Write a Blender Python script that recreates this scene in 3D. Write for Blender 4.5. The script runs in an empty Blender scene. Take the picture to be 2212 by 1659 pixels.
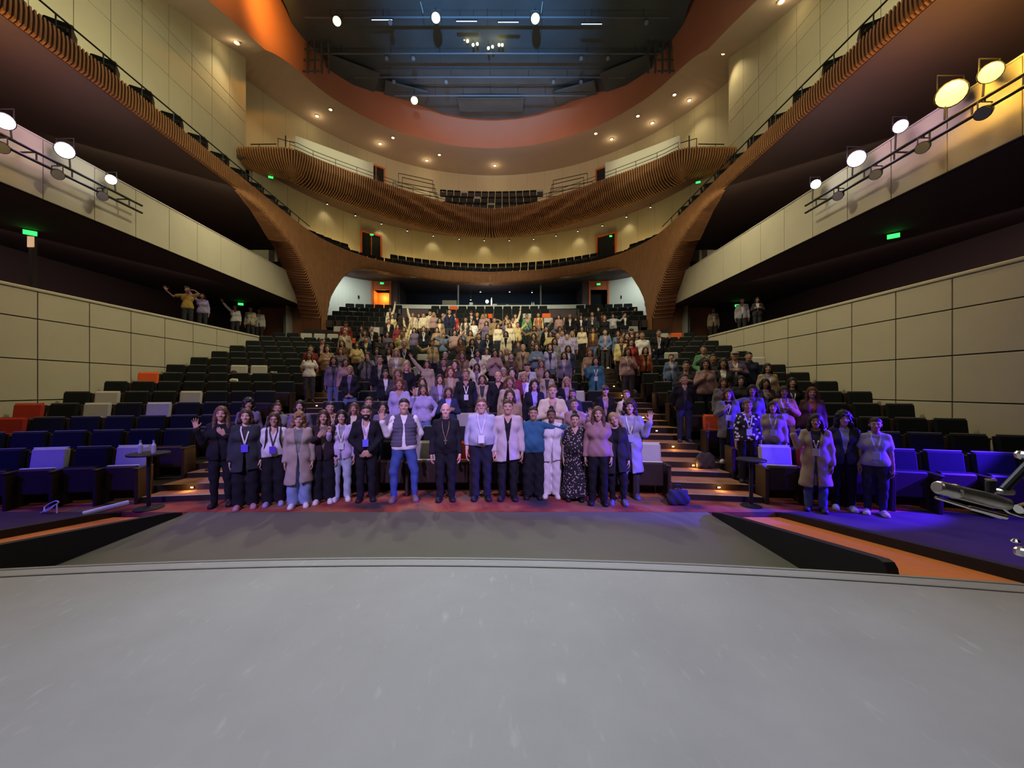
import bpy, bmesh, math, random
import numpy as np
from mathutils import Vector, Matrix

# ------------------------------------------------------------------ camera, world, light, exposure
SC = bpy.context.scene
COL = SC.collection
F_PX, PU, PV, W_PX, H_PX = 830.0, 1085.0, 838.0, 2212.0, 1659.0
CAM = Vector((0.87, 0.0, 2.0))
cam_data = bpy.data.cameras.new('camera')
cam_data.sensor_width = 36.0
cam_data.lens = 36.0 * F_PX / W_PX
cam_data.shift_x = (W_PX / 2 - PU) / W_PX
cam_data.shift_y = (PV - H_PX / 2) / W_PX
cam_data.clip_start = 0.05
cam_data.clip_end = 300
cam = bpy.data.objects.new('camera', cam_data)
COL.objects.link(cam)
cam.location = CAM
cam.rotation_euler = (math.pi / 2, 0, 0)
SC.camera = cam

SC.view_settings.view_transform = 'Standard'
SC.view_settings.look = 'None'
SC.view_settings.gamma = 1.0
SC.view_settings.use_curve_mapping = False
SC.view_settings.exposure = 0.3
SC.cycles.max_bounces = 5
SC.cycles.diffuse_bounces = 3
SC.cycles.glossy_bounces = 2
SC.cycles.transmission_bounces = 2
SC.cycles.sample_clamp_indirect = 4.0
SC.cycles.caustics_reflective = False
SC.cycles.caustics_refractive = False

world = bpy.data.worlds.new('world')
SC.world = world
world.use_nodes = True
world.node_tree.nodes['Background'].inputs[0].default_value = (0.55, 0.55, 0.72, 1)
world.node_tree.nodes['Background'].inputs[1].default_value = 0.045


def spot(name, loc, target, power, color, angle=60, blend=0.6, radius=0.15):
    d = bpy.data.lights.new(name, 'SPOT')
    d.energy = power
    d.color = color
    d.spot_size = math.radians(angle)
    d.spot_blend = blend
    d.shadow_soft_size = radius
    o = bpy.data.objects.new(name, d)
    COL.objects.link(o)
    o.location = loc
    o.rotation_euler = (Vector(target) - Vector(loc)).to_track_quat('-Z', 'Y').to_euler()
    return o


def area(name, loc, target, power, color, sx, sy):
    d = bpy.data.lights.new(name, 'AREA')
    d.shape = 'RECTANGLE'
    d.size, d.size_y = sx, sy
    d.energy = power
    d.color = color
    o = bpy.data.objects.new(name, d)
    COL.objects.link(o)
    o.location = loc
    o.rotation_euler = (Vector(target) - Vector(loc)).to_track_quat('-Z', 'Y').to_euler()
    return o


def point(name, loc, power, color, radius=0.1):
    d = bpy.data.lights.new(name, 'POINT')
    d.energy = power
    d.color = color
    d.shadow_soft_size = radius
    o = bpy.data.objects.new(name, d)
    COL.objects.link(o)
    o.location = loc
    return o

WARM = (1.0, 0.91, 0.66)
WARM2 = (1.0, 0.72, 0.34)
LILAC = (0.56, 0.40, 1.0)
BLUE = (0.05, 0.01, 1.0)
# house spots in the ceiling grid, shining down onto the stage front (their lamps are built below)
HOUSE = [(-8.6, 22.0, 23.0), (-2.9, 21.8, 23.0), (2.75, 21.85, 23.0), (-5.4, 27.4, 22.5)]
spot('house_spot_a', (HOUSE[0][0], HOUSE[0][1] - .3, HOUSE[0][2] - .3), (1.0, 5.4, 0), 4200, (1.0, 0.93, 0.66), 30, 0.9, 0.18)
spot('house_spot_b', (HOUSE[1][0], HOUSE[1][1] - .3, HOUSE[1][2] - .3), (0.4, 0.7, 0), 9800, (0.68, 0.79, 1.0), 17.5, 0.9, 0.18)
spot('house_spot_c', (HOUSE[2][0], HOUSE[2][1] - .3, HOUSE[2][2] - .3), (1.2, 0.7, 0), 9800, (0.68, 0.79, 1.0), 17.5, 0.9, 0.18)
spot('house_spot_d', (HOUSE[3][0], HOUSE[3][1] - .3, HOUSE[3][2] - .3), (0.0, 5.6, 0), 5200, (1.0, 0.93, 0.66), 28, 0.9, 0.18)
# stage fixtures on the bridge above and behind the camera, shining on the audience
spot('bridge_spot_warm_left', (-3.0, -1.0, 15.0), (-1.0, 22.8, 6.0), 13000, WARM, 30, 0.7, 0.2)
spot('bridge_spot_warm_right', (4.0, -1.0, 15.0), (2.2, 19.0, 4.6), 6000, WARM, 34, 0.8, 0.2)
spot('bridge_spot_lilac_left', (-3.5, -2.0, 7.5), (-2.0, 7.6, 1.2), 3700, LILAC, 42, 0.9, 0.25)
spot('bridge_spot_lilac_right', (4.2, -2.0, 7.5), (1.9, 7.8, 1.2), 4100, LILAC, 42, 0.9, 0.25)
spot('side_spot_blue_right', (10.15, 5.0, 2.3), (7.0, 6.6, 0.9), 7000, BLUE, 44, 0.3, 0.08)
spot('side_flood_blue_right', (10.1, 3.0, 3.6), (7.6, 5.0, 0.0), 1500, BLUE, 70, 0.8, 0.1)
spot('side_spot_blue_left', (-9.8, 2.2, 4.0), (-6.6, 6.6, 0.6), 1300, BLUE, 56, 0.8, 0.1)
spot('void_haze_fill', (0.0, -2.0, 13.0), (0.0, 23.0, 26.5), 40000, (0.22, 0.55, 1.0), 33, 0.9, 0.3)  # unseen flood added to tint the ceiling void like haze
# unseen fill lights over hall and stage, no fixtures built
for s_ in (-1, 1):
    spot('cross_wash', (-s_ * 6.5, 9.0, 18.5), (s_ * 10.5, 14.0, 2.6), 4200, (1.0, 0.90, 0.56), 40, 0.9, 0.3)  # unseen spot added to brighten the lower side walls
area('front_fill', (0, 11.0, 21.5), (0, 12.5, 0), 620, (1.0, 0.88, 0.55), 9, 5)
area('stage_fill', (0, -3.0, 12.0), (0, 1.0, 0), 130, (0.84, 0.88, 1.0), 8, 3)

# ------------------------------------------------------------------ helpers
def P2W(u, v, y):
    """point at depth y that the camera sees at pixel (u, v)"""
    return Vector((CAM.x + (u - PU) * y / F_PX, y, CAM.z - (v - PV) * y / F_PX))


def W2P(p):
    return PU + F_PX * (p[0] - CAM.x) / p[1], PV - F_PX * (p[2] - CAM.z) / p[1]


MATS = {}


def mat(name, color, rough=0.7, noise=0.0, scale=6.0, metal=0.0, bump=0.0, emit=None, estr=0.0, objcol=False, spec=0.3, detail=4.0, alpha=1.0):
    if name in MATS:
        return MATS[name]
    m = bpy.data.materials.new(name)
    m.use_nodes = True
    nt = m.node_tree
    b = nt.nodes['Principled BSDF']
    b.inputs['Roughness'].default_value = rough
    b.inputs['Metallic'].default_value = metal
    b.inputs['Specular IOR Level'].default_value = spec
    b.inputs['Base Color'].default_value = (*color, 1)
    if alpha < 1:
        b.inputs['Alpha'].default_value = alpha
    if emit:
        b.inputs['Emission Color'].default_value = (*emit, 1)
        b.inputs['Emission Strength'].default_value = estr
    src = None
    if objcol:
        oi = nt.nodes.new('ShaderNodeObjectInfo')
        src = oi.outputs['Color']
        nt.links.new(src, b.inputs['Base Color'])
    if noise > 0 or bump > 0:
        tc = nt.nodes.new('ShaderNodeTexCoord')
        nz = nt.nodes.new('ShaderNodeTexNoise')
        nz.inputs['Scale'].default_value = scale
        nz.inputs['Detail'].default_value = detail
        nt.links.new(tc.outputs['Object'], nz.inputs['Vector'])
        if noise > 0:
            mr = nt.nodes.new('ShaderNodeMapRange')
            mr.inputs[3].default_value = 1 - noise
            mr.inputs[4].default_value = 1 + noise
            nt.links.new(nz.outputs[0], mr.inputs[0])
            mx = nt.nodes.new('ShaderNodeMix')
            mx.data_type = 'RGBA'
            mx.blend_type = 'MULTIPLY'
            mx.inputs[0].default_value = 1.0
            if src is not None:
                nt.links.new(src, mx.inputs[6])
            else:
                mx.inputs[6].default_value = (*color, 1)
            nt.links.new(mr.outputs[0], mx.inputs[7])
            nt.links.new(mx.outputs[2], b.inputs['Base Color'])
        if bump > 0:
            bp = nt.nodes.new('ShaderNodeBump')
            bp.inputs['Strength'].default_value = bump
            bp.inputs['Distance'].default_value = 0.02
            nt.links.new(nz.outputs[0], bp.inputs['Height'])
            nt.links.new(bp.outputs[0], b.inputs['Normal'])
    MATS[name] = m
    return m


class MB:
    def __init__(self):
        self.v, self.f, self.mi = [], [], []
        self.cur = 0

    def add(self, vs, fs):
        o = len(self.v)
        self.v += [tuple(p) for p in vs]
        self.f += [tuple(i + o for i in f) for f in fs]
        self.mi += [self.cur] * len(fs)
        return self

    def box(self, lo, hi, M=None):
        x0, y0, z0 = lo
        x1, y1, z1 = hi
        vs = [Vector(p) for p in ((x0, y0, z0), (x1, y0, z0), (x1, y1, z0), (x0, y1, z0), (x0, y0, z1), (x1, y0, z1), (x1, y1, z1), (x0, y1, z1))]
        if M is not None:
            vs = [M @ p for p in vs]
        return self.add(vs, [(0, 3, 2, 1), (4, 5, 6, 7), (0, 1, 5, 4), (1, 2, 6, 5), (2, 3, 7, 6), (3, 0, 4, 7)])

    def bev(self, lo, hi, b, M=None):
        """box with all edges chamfered"""
        x0, y0, z0 = lo
        x1, y1, z1 = hi
        bm = bmesh.new()
        bmesh.ops.create_cube(bm, size=1)
        for v in bm.verts:
            v.co = Vector(((x0 + x1) / 2 + v.co.x * (x1 - x0), (y0 + y1) / 2 + v.co.y * (y1 - y0), (z0 + z1) / 2 + v.co.z * (z1 - z0)))
        bmesh.ops.bevel(bm, geom=list(bm.edges), offset=b, segments=1, affect='EDGES', profile=0.5)
        bm.verts.index_update()
        vs = [M @ v.co if M is not None else v.co.copy() for v in bm.verts]
        fs = [[v.index for v in f.verts] for f in bm.faces]
        bm.free()
        return self.add(vs, fs)

    def tube(self, pts, r, n=8, cap=True):
        pts = [Vector(p) for p in pts]
        rs = r if isinstance(r, (list, tuple)) else [r] * len(pts)
        rings = []
        up = Vector((0, 0, 1))
        for i, p in enumerate(pts):
            a = pts[max(0, i - 1)]
            c = pts[min(len(pts) - 1, i + 1)]
            t = (c - a).normalized()
            s = t.cross(up)
            if s.length < 1e-3:
                s = t.cross(Vector((0, 1, 0)))
            s.normalize()
            w = s.cross(t)
            rings.append([p + (s * math.cos(2 * math.pi * k / n) + w * math.sin(2 * math.pi * k / n)) * rs[i] for k in range(n)])
        vs = [q for g in rings for q in g]
        fs = []
        for i in range(len(pts) - 1):
            for k in range(n):
                k2 = (k + 1) % n
                fs.append((i * n + k, i * n + k2, (i + 1) * n + k2, (i + 1) * n + k))
        if cap:
            fs.append(tuple(range(n - 1, -1, -1)))
            fs.append(tuple((len(pts) - 1) * n + k for k in range(n)))
        return self.add(vs, fs)

    def lathe(self, prof, n=16, M=None):
        """prof: list of (r, z) around z"""
        vs, fs = [], []
        for r, z in prof:
            for k in range(n):
                p = Vector((r * math.cos(2 * math.pi * k / n), r * math.sin(2 * math.pi * k / n), z))
                vs.append(M @ p if M is not None else p)
        for i in range(len(prof) - 1):
            for k in range(n):
                k2 = (k + 1) % n
                fs.append((i * n + k, i * n + k2, (i + 1) * n + k2, (i + 1) * n + k))
        fs.append(tuple(range(n - 1, -1, -1)))
        fs.append(tuple((len(prof) - 1) * n + k for k in range(n)))
        return self.add(vs, fs)

    def grid(self, rows, flip=False):
        """rows: list of equally long lists of points"""
        n = len(rows[0])
        vs = [p for r in rows for p in r]
        fs = []
        for i in range(len(rows) - 1):
            for k in range(n - 1):
                q = (i * n + k, i * n + k + 1, (i + 1) * n + k + 1, (i + 1) * n + k)
                fs.append(q[::-1] if flip else q)
        return self.add(vs, fs)

    def mesh(self, name, mats, smooth=False):
        me = bpy.data.meshes.new(name)
        me.from_pydata(self.v, [], self.f)
        for m in (mats if isinstance(mats, (list, tuple)) else [mats]):
            me.materials.append(m)
        if any(self.mi):
            me.polygons.foreach_set('material_index', self.mi)
        if smooth:
            me.polygons.foreach_set('use_smooth', [True] * len(me.polygons))
        me.update()
        return me

    def build(self, name, mats, parent=None, smooth=False, loc=(0, 0, 0), rot=(0, 0, 0)):
        return link(name, self.mesh(name, mats, smooth), parent, loc, rot)


def link(name, me, parent=None, loc=(0, 0, 0), rot=(0, 0, 0)):
    o = bpy.data.objects.new(name, me)
    COL.objects.link(o)
    o.parent = parent
    o.location = loc
    o.rotation_euler = rot
    return o


def tag(o, label, cat, group=None):
    o['label'] = label
    o['category'] = cat
    if group:
        o['group'] = group
    return o


def struct(o, label=None, cat=None):
    o['kind'] = 'structure'
    if label:
        o['label'] = label
    if cat:
        o['category'] = cat
    return o


def empty(name, loc=(0, 0, 0), rz=0.0):
    o = bpy.data.objects.new(name, None)
    o.empty_display_size = 0.2
    COL.objects.link(o)
    o.location = loc
    o.rotation_euler = (0, 0, rz)
    return o


ORD = ['zeroth', 'first', 'second', 'third', 'fourth', 'fifth', 'sixth', 'seventh', 'eighth', 'ninth', 'tenth', 'eleventh', 'twelfth', 'thirteenth', 'fourteenth', 'fifteenth', 'sixteenth', 'seventeenth', 'eighteenth', 'nineteenth', 'twentieth', 'twenty-first', 'twenty-second', 'twenty-third', 'twenty-fourth', 'twenty-fifth']

CONC = mat('concrete', (0.50, 0.46, 0.33), 0.75, 0.10, 1.3, bump=0.15)
CONC2 = mat('concrete_upper', (0.56, 0.53, 0.38), 0.8, 0.07, 0.8, bump=0.1)
JOINT = mat('joint_backing', (0.06, 0.05, 0.04), 0.9)  # dark backing colour that fills the panel joints
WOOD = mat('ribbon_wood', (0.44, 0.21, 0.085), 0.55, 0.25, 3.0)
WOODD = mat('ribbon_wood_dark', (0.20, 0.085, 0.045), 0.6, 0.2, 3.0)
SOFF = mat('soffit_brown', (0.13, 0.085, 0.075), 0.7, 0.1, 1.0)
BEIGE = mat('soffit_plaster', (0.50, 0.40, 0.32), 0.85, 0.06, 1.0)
ORANGE = mat('cove_orange', (0.42, 0.19, 0.12), 0.85, 0.08, 0.8)
BLACKC = mat('ceiling_black_hazed', (0.075, 0.10, 0.12), 0.8, 0.35, 0.5)  # black ceiling lifted to blue-grey to stand in for haze
BLACK = mat('black_paint', (0.012, 0.012, 0.014), 0.55)
STEEL = mat('black_steel', (0.05, 0.05, 0.05), 0.4, metal=0.6)
CHROME = mat('chrome', (0.75, 0.74, 0.72), 0.16, metal=1.0)
WHITEP = mat('white_plaster', (0.60, 0.62, 0.56), 0.85, 0.04, 1.0)
REDD = mat('door_orange', (0.62, 0.17, 0.05), 0.6, 0.1, 2.0)
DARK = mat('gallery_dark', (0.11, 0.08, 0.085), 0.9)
CARPET = None


def carpet_material():
    m = bpy.data.materials.new('carpet_patched')
    m.use_nodes = True
    nt = m.node_tree
    b = nt.nodes['Principled BSDF']
    b.inputs['Roughness'].default_value = 0.95
    b.inputs['Specular IOR Level'].default_value = 0.05
    tc = nt.nodes.new('ShaderNodeTexCoord')
    n1 = nt.nodes.new('ShaderNodeTexNoise')
    n1.inputs['Scale'].default_value = 1.1
    n1.inputs['Detail'].default_value = 3
    nt.links.new(tc.outputs['Object'], n1.inputs['Vector'])
    cr = nt.nodes.new('ShaderNodeValToRGB')
    cr.color_ramp.elements[0].position = 0.34
    cr.color_ramp.elements[0].color = (0.045, 0.04, 0.045, 1)
    cr.color_ramp.elements[1].position = 0.47
    cr.color_ramp.elements[1].color = (0.27, 0.06, 0.04, 1)
    e = cr.color_ramp.elements.new(0.56)
    e.color = (0.33, 0.12, 0.065, 1)
    e = cr.color_ramp.elements.new(0.66)
    e.color = (0.15, 0.11, 0.085, 1)
    nt.links.new(n1.outputs[0], cr.inputs[0])
    n2 = nt.nodes.new('ShaderNodeTexNoise')
    n2.inputs['Scale'].default_value = 60
    nt.links.new(tc.outputs['Object'], n2.inputs['Vector'])
    mr = nt.nodes.new('ShaderNodeMapRange')
    mr.inputs[3].default_value = 0.7
    mr.inputs[4].default_value = 1.3
    nt.links.new(n2.outputs[0], mr.inputs[0])
    mx = nt.nodes.new('ShaderNodeMix')
    mx.data_type = 'RGBA'
    mx.blend_type = 'MULTIPLY'
    mx.inputs[0].default_value = 1
    nt.links.new(cr.outputs[0], mx.inputs[6])
    nt.links.new(mr.outputs[0], mx.inputs[7])
    nt.links.new(mx.outputs[2], b.inputs['Base Color'])
    return m


CARPET = carpet_material()
STEPC = mat('terrace_carpet', (0.05, 0.043, 0.04), 0.95, 0.3, 8.0, spec=0.05)
PITM = mat('pit_floor_grey', (0.115, 0.118, 0.088), 0.85, 0.12, 2.0)
RAMPC = mat('ramp_orange_carpet', (0.60, 0.20, 0.06), 0.95, 0.12, 14.0, spec=0.05)


def stage_material():
    m = bpy.data.materials.new('stage_vinyl')
    m.use_nodes = True
    nt = m.node_tree
    b = nt.nodes['Principled BSDF']
    b.inputs['Specular IOR Level'].default_value = 0.35
    tc = nt.nodes.new('ShaderNodeTexCoord')
    n1 = nt.nodes.new('ShaderNodeTexNoise')
    n1.inputs['Scale'].default_value = 0.9
    n1.inputs['Detail'].default_value = 6
    n1.inputs['Roughness'].default_value = 0.65
    nt.links.new(tc.outputs['Object'], n1.inputs['Vector'])
    cr = nt.nodes.new('ShaderNodeValToRGB')
    cr.color_ramp.elements[0].position = 0.3
    cr.color_ramp.elements[0].color = (0.250, 0.252, 0.27, 1)
    cr.color_ramp.elements[1].position = 0.72
    cr.color_ramp.elements[1].color = (0.325, 0.328, 0.35, 1)
    nt.links.new(n1.outputs[0], cr.inputs[0])
    # scuffs: stretched fine noise thresholded
    mp = nt.nodes.new('ShaderNodeMapping')
    mp.inputs['Scale'].default_value = (7, 2.2, 1)
    mp.inputs['Rotation'].default_value = (0, 0, 0.7)
    nt.links.new(tc.outputs['Object'], mp.inputs['Vector'])
    n2 = nt.nodes.new('ShaderNodeTexNoise')
    n2.inputs['Scale'].default_value = 2.2
    n2.inputs['Detail'].default_value = 8
    nt.links.new(mp.outputs[0], n2.inputs['Vector'])
    mr = nt.nodes.new('ShaderNodeMapRange')
    mr.inputs[1].default_value = 0.62
    mr.inputs[2].default_value = 0.80
    mr.inputs[3].default_value = 0.0
    mr.inputs[4].default_value = 0.55
    nt.links.new(n2.outputs[0], mr.inputs[0])
    mx = nt.nodes.new('ShaderNodeMix')
    mx.data_type = 'RGBA'
    nt.links.new(mr.outputs[0], mx.inputs[0])
    nt.links.new(cr.outputs[0], mx.inputs[6])
    mx.inputs[7].default_value = (0.44, 0.44, 0.46, 1)
    nt.links.new(mx.outputs[2], b.inputs['Base Color'])
    mr2 = nt.nodes.new('ShaderNodeMapRange')
    mr2.inputs[3].default_value = 0.5
    mr2.inputs[4].default_value = 0.8
    nt.links.new(n1.outputs[0], mr2.inputs[0])
    nt.links.new(mr2.outputs[0], b.inputs['Roughness'])
    return m


STAGE = stage_material()

# ------------------------------------------------------------------ floors: stage, pit, front carpet, ramps
STZ = 0.45


def stage_edge(x):
    return 3.5 - 0.019 * (x * x if abs(x) < 8 else 64 + 12 * (abs(x) - 8))


xs = [i * 0.5 for i in range(-32, 33)]
m = MB()
top = [(x, stage_edge(x), STZ) for x in xs]
m.grid([[(x, -9.0, STZ) for x in xs], top])
m.grid([[(x, stage_edge(x), STZ) for x in xs], [(x, stage_edge(x), -0.3) for x in xs]], flip=False)
struct(m.build('floor_stage', STAGE), 'scuffed pale grey stage floor in the foreground', 'stage')
m = MB()
m.grid([[(x, stage_edge(x) - 0.16, STZ + .006) for x in xs], [(x, stage_edge(x) - 0.135, STZ + .006) for x in xs]])
m.grid([[(x, stage_edge(x) - 0.02, STZ + .004) for x in xs], [(x, stage_edge(x) + .012, STZ + .004) for x in xs], [(x, stage_edge(x) + .012, STZ - .05) for x in xs]])
struct(m.build('trim_1', mat('stage_edge_trim', (0.22, 0.22, 0.21), 0.6)), 'pale metal edging strip along the stage front')

m = MB().box((-4.18, 2.0, -0.3), (4.18, 6.2, -0.004))
struct(m.build('floor_pit', PITM), 'dark grey pit cover between stage and first row', 'floor')
m = MB()
m.box((-10.6, 6.2, -0.3), (10.6, 8.2, 0.0))
struct(m.build('floor', CARPET), 'patterned rust and charcoal carpet before the first row', 'floor')

SIDEC = mat('side_carpet_shaded', (0.07, 0.05, 0.055), .95, .35, 1.4, spec=.05)  # same carpet as the front, darkened in colour to imitate shade
for s, side in ((-1, 'left'), (1, 'right')):
    a, b = sorted((s * 5.28, s * 10.6))
    struct(MB().box((a, 1.0, -0.3), (b, 6.2, -0.001)).build('floor_side', SIDEC), 'carpet in a darkened shade tone beside the %s stage ramp' % side, 'floor')
    r = empty('stage_ramp', (s * 4.7, 4.6, 0))
    tag(r, 'orange carpeted ramp with black kerbs on the photo\'s %s side of the stage' % side, 'ramp', 'ramps up to the stage')

    def kerb(x0, x1, y0, z0, y1, z1, rnd):
        """sloping kerb from low end (y0,z0) to the stage end (y1,z1)"""
        b = MB()
        n = 10
        ys = [y0 + (y1 - y0) * i / n for i in range(n + 1)]
        zs = [z0 + (z1 - z0) * i / n for i in range(n + 1)]
        zs[0] -= 0.03
        if rnd:
            ys += [y1 - 0.05, y1 - 0.08, y1 - 0.09]
            zs += [z1 - 0.01, z1 - 0.05, z1 - 0.1]
        up0 = [(x0, y, z) for y, z in zip(ys, zs)]
        up1 = [(x1, y, z) for y, z in zip(ys, zs)]
        lo0 = [(x0, y, -0.02) for y in ys]
        lo1 = [(x1, y, -0.02) for y in ys]
        b.grid([lo0, up0, up1, lo1])
        b.add([lo0[0], up0[0], up1[0], lo1[0]], [(0, 1, 2, 3)])
        b.add([lo0[-1], up0[-1], up1[-1], lo1[-1]], [(3, 2, 1, 0)])
        bb = MB()
        bb.v = [(v[0] - s * 4.7, v[1] - 4.6, v[2]) for v in b.v]
        bb.f, bb.mi = b.f, b.mi
        return bb
    kerb(s * 4.17, s * 4.27, 6.05, 0.07, 3.38, 0.50, True).build('kerb', BLACK, r)
    kerb(s * 5.2, s * 5.3, 6.05, 0.07, 3.1, 0.50, True).build('kerb', BLACK, r)
    b = MB()
    x0, x1 = sorted((s * 4.27 - s * 4.7, s * 5.2 - s * 4.7))
    yb = 3.02 - 4.6
    b.add([(x0, 6.0 - 4.6, -0.02), (x1, 6.0 - 4.6, -0.02), (x1, yb, 0.40), (x0, yb, 0.40), (x1, yb, -.02), (x0, yb, -.02)], [(0, 1, 2, 3), (3, 2, 4, 5), (0, 3, 5), (1, 4, 2)])
    b.build('ramp_surface', RAMPC, r)

# ------------------------------------------------------------------ seating terraces (curved rows)
RC = -23.0
R0 = 30.5
NF = 14
FZ = [0.0, 0.2, 0.42, 0.68, 0.95, 1.23, 1.52, 1.82, 2.14, 2.45, 2.78, 3.10, 3.42, 3.74]
RR = [R0 + 0.95 * k for k in range(NF)]
REAR_Z = [4.30, 4.75, 5.20, 5.65, 6.10, 6.52]
for i, z in enumerate(REAR_Z):
    FZ.append(z)
    RR.append(R0 + 0.95 * (NF - 1) + 1.15 + 0.95 * i)
NR = len(RR)
AI0, AI1 = 4.1, 5.4


def row_y(r, x):
    return RC + math.sqrt(r * r - x * x)


def row_halfwidth(k):
    return 10.45 if k < NF else 9.9


for k in range(1, NR):
    hw = row_halfwidth(k) + .03
    r_in, r_out = RR[k - 1] + 0.08, RR[k] + (0.08 if k < NR - 1 else 1.4)
    n = 28
    X = [-hw + 2 * hw * i / n for i in range(n + 1)]
    m = MB()
    z0 = FZ[k - 1] - 0.15
    m.grid([[(x, row_y(r_in, x), z0) for x in X], [(x, row_y(r_in, x), FZ[k]) for x in X], [(x, row_y(r_out, x), FZ[k]) for x in X]])
    for x in (X[0], X[-1]):
        m.add([(x, row_y(r_in, x), z0), (x, row_y(r_out, x), z0), (x, row_y(r_out, x), FZ[k]), (x, row_y(r_in, x), FZ[k])], [(0, 1, 2, 3)])
    o = m.build('floor_terrace', STEPC)
    struct(o, 'dark carpeted seating terrace carrying the %s row' % ORD[k + 1], 'terrace')

NOSE = mat('step_nosing', (0.30, 0.27, 0.2), 0.6)
STEPM = mat('tread_carpet', (0.36, 0.17, 0.10), .95, .3, 5.0, spec=.05)
RISER = mat('riser_dark', (0.03, 0.02, 0.018), .9)
for s, side in ((-1, 'left'), (1, 'right')):
    st = empty('aisle_stairs', (s * 4.75, 8.0, 0))
    struct(st, 'carpeted aisle stairs between the %s and centre seat blocks' % side, 'stairs')
    for k in range(1, NR):
        dz = FZ[k] - FZ[k - 1]
        for half in (0, 1):
            # lower half step in front of the riser, upper step on the terrace itself
            if half == 0:
                ra, rb, zb, zt = RR[k - 1] + 0.08 - 0.42, RR[k - 1] + 0.10, FZ[k - 1] - .01, FZ[k - 1] + dz / 2
            else:
                ra, rb, zb, zt = RR[k - 1] + 0.06, RR[k] + 0.08 - 0.42, FZ[k] - dz / 2 - .02, FZ[k] + 0.012
            m = MB()
            X = [s * AI0 + (s * AI1 - s * AI0) * i / 3 for i in range(4)]
            if s < 0:
                X = X[::-1]
            f0 = [(x - s * 4.75, row_y(ra, x) - 8.0, zb) for x in X]
            f1 = [(x - s * 4.75, row_y(ra, x) - 8.0, zt) for x in X]
            f2 = [(x - s * 4.75, row_y(ra, x) - 7.965, zt + .003) for x in X]
            f3 = [(x - s * 4.75, row_y(rb, x) - 8.0, zt) for x in X]
            f4 = [(x - s * 4.75, row_y(rb, x) - 8.0, zb) for x in X]
            m.cur = 2
            m.grid([f0, f1])
            m.cur = 1
            m.grid([f1, f2])
            m.cur = 0
            m.grid([f2, f3, f4])
            m.add([f0[0], f1[0], f3[0], f4[0]], [(0, 1, 2, 3)])
            m.add([f0[-1], f1[-1], f3[-1], f4[-1]], [(3, 2, 1, 0)])
            m.build('step', [STEPM, NOSE, RISER], st)


def floor_z(x, y):
    r = math.hypot(x, y - RC)
    if AI0 < abs(x) < AI1:
        for k in range(1, NR):
            if r < RR[k - 1] + 0.08 - 0.42:
                return FZ[k - 1] + (0.012 if k > 1 else 0)
            if r < RR[k - 1] + 0.08:
                return (FZ[k - 1] + FZ[k]) / 2
        return FZ[-1]
    for k in range(NR):
        if r < RR[k] + 0.08:
            return FZ[k]
    return FZ[-1]


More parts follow.
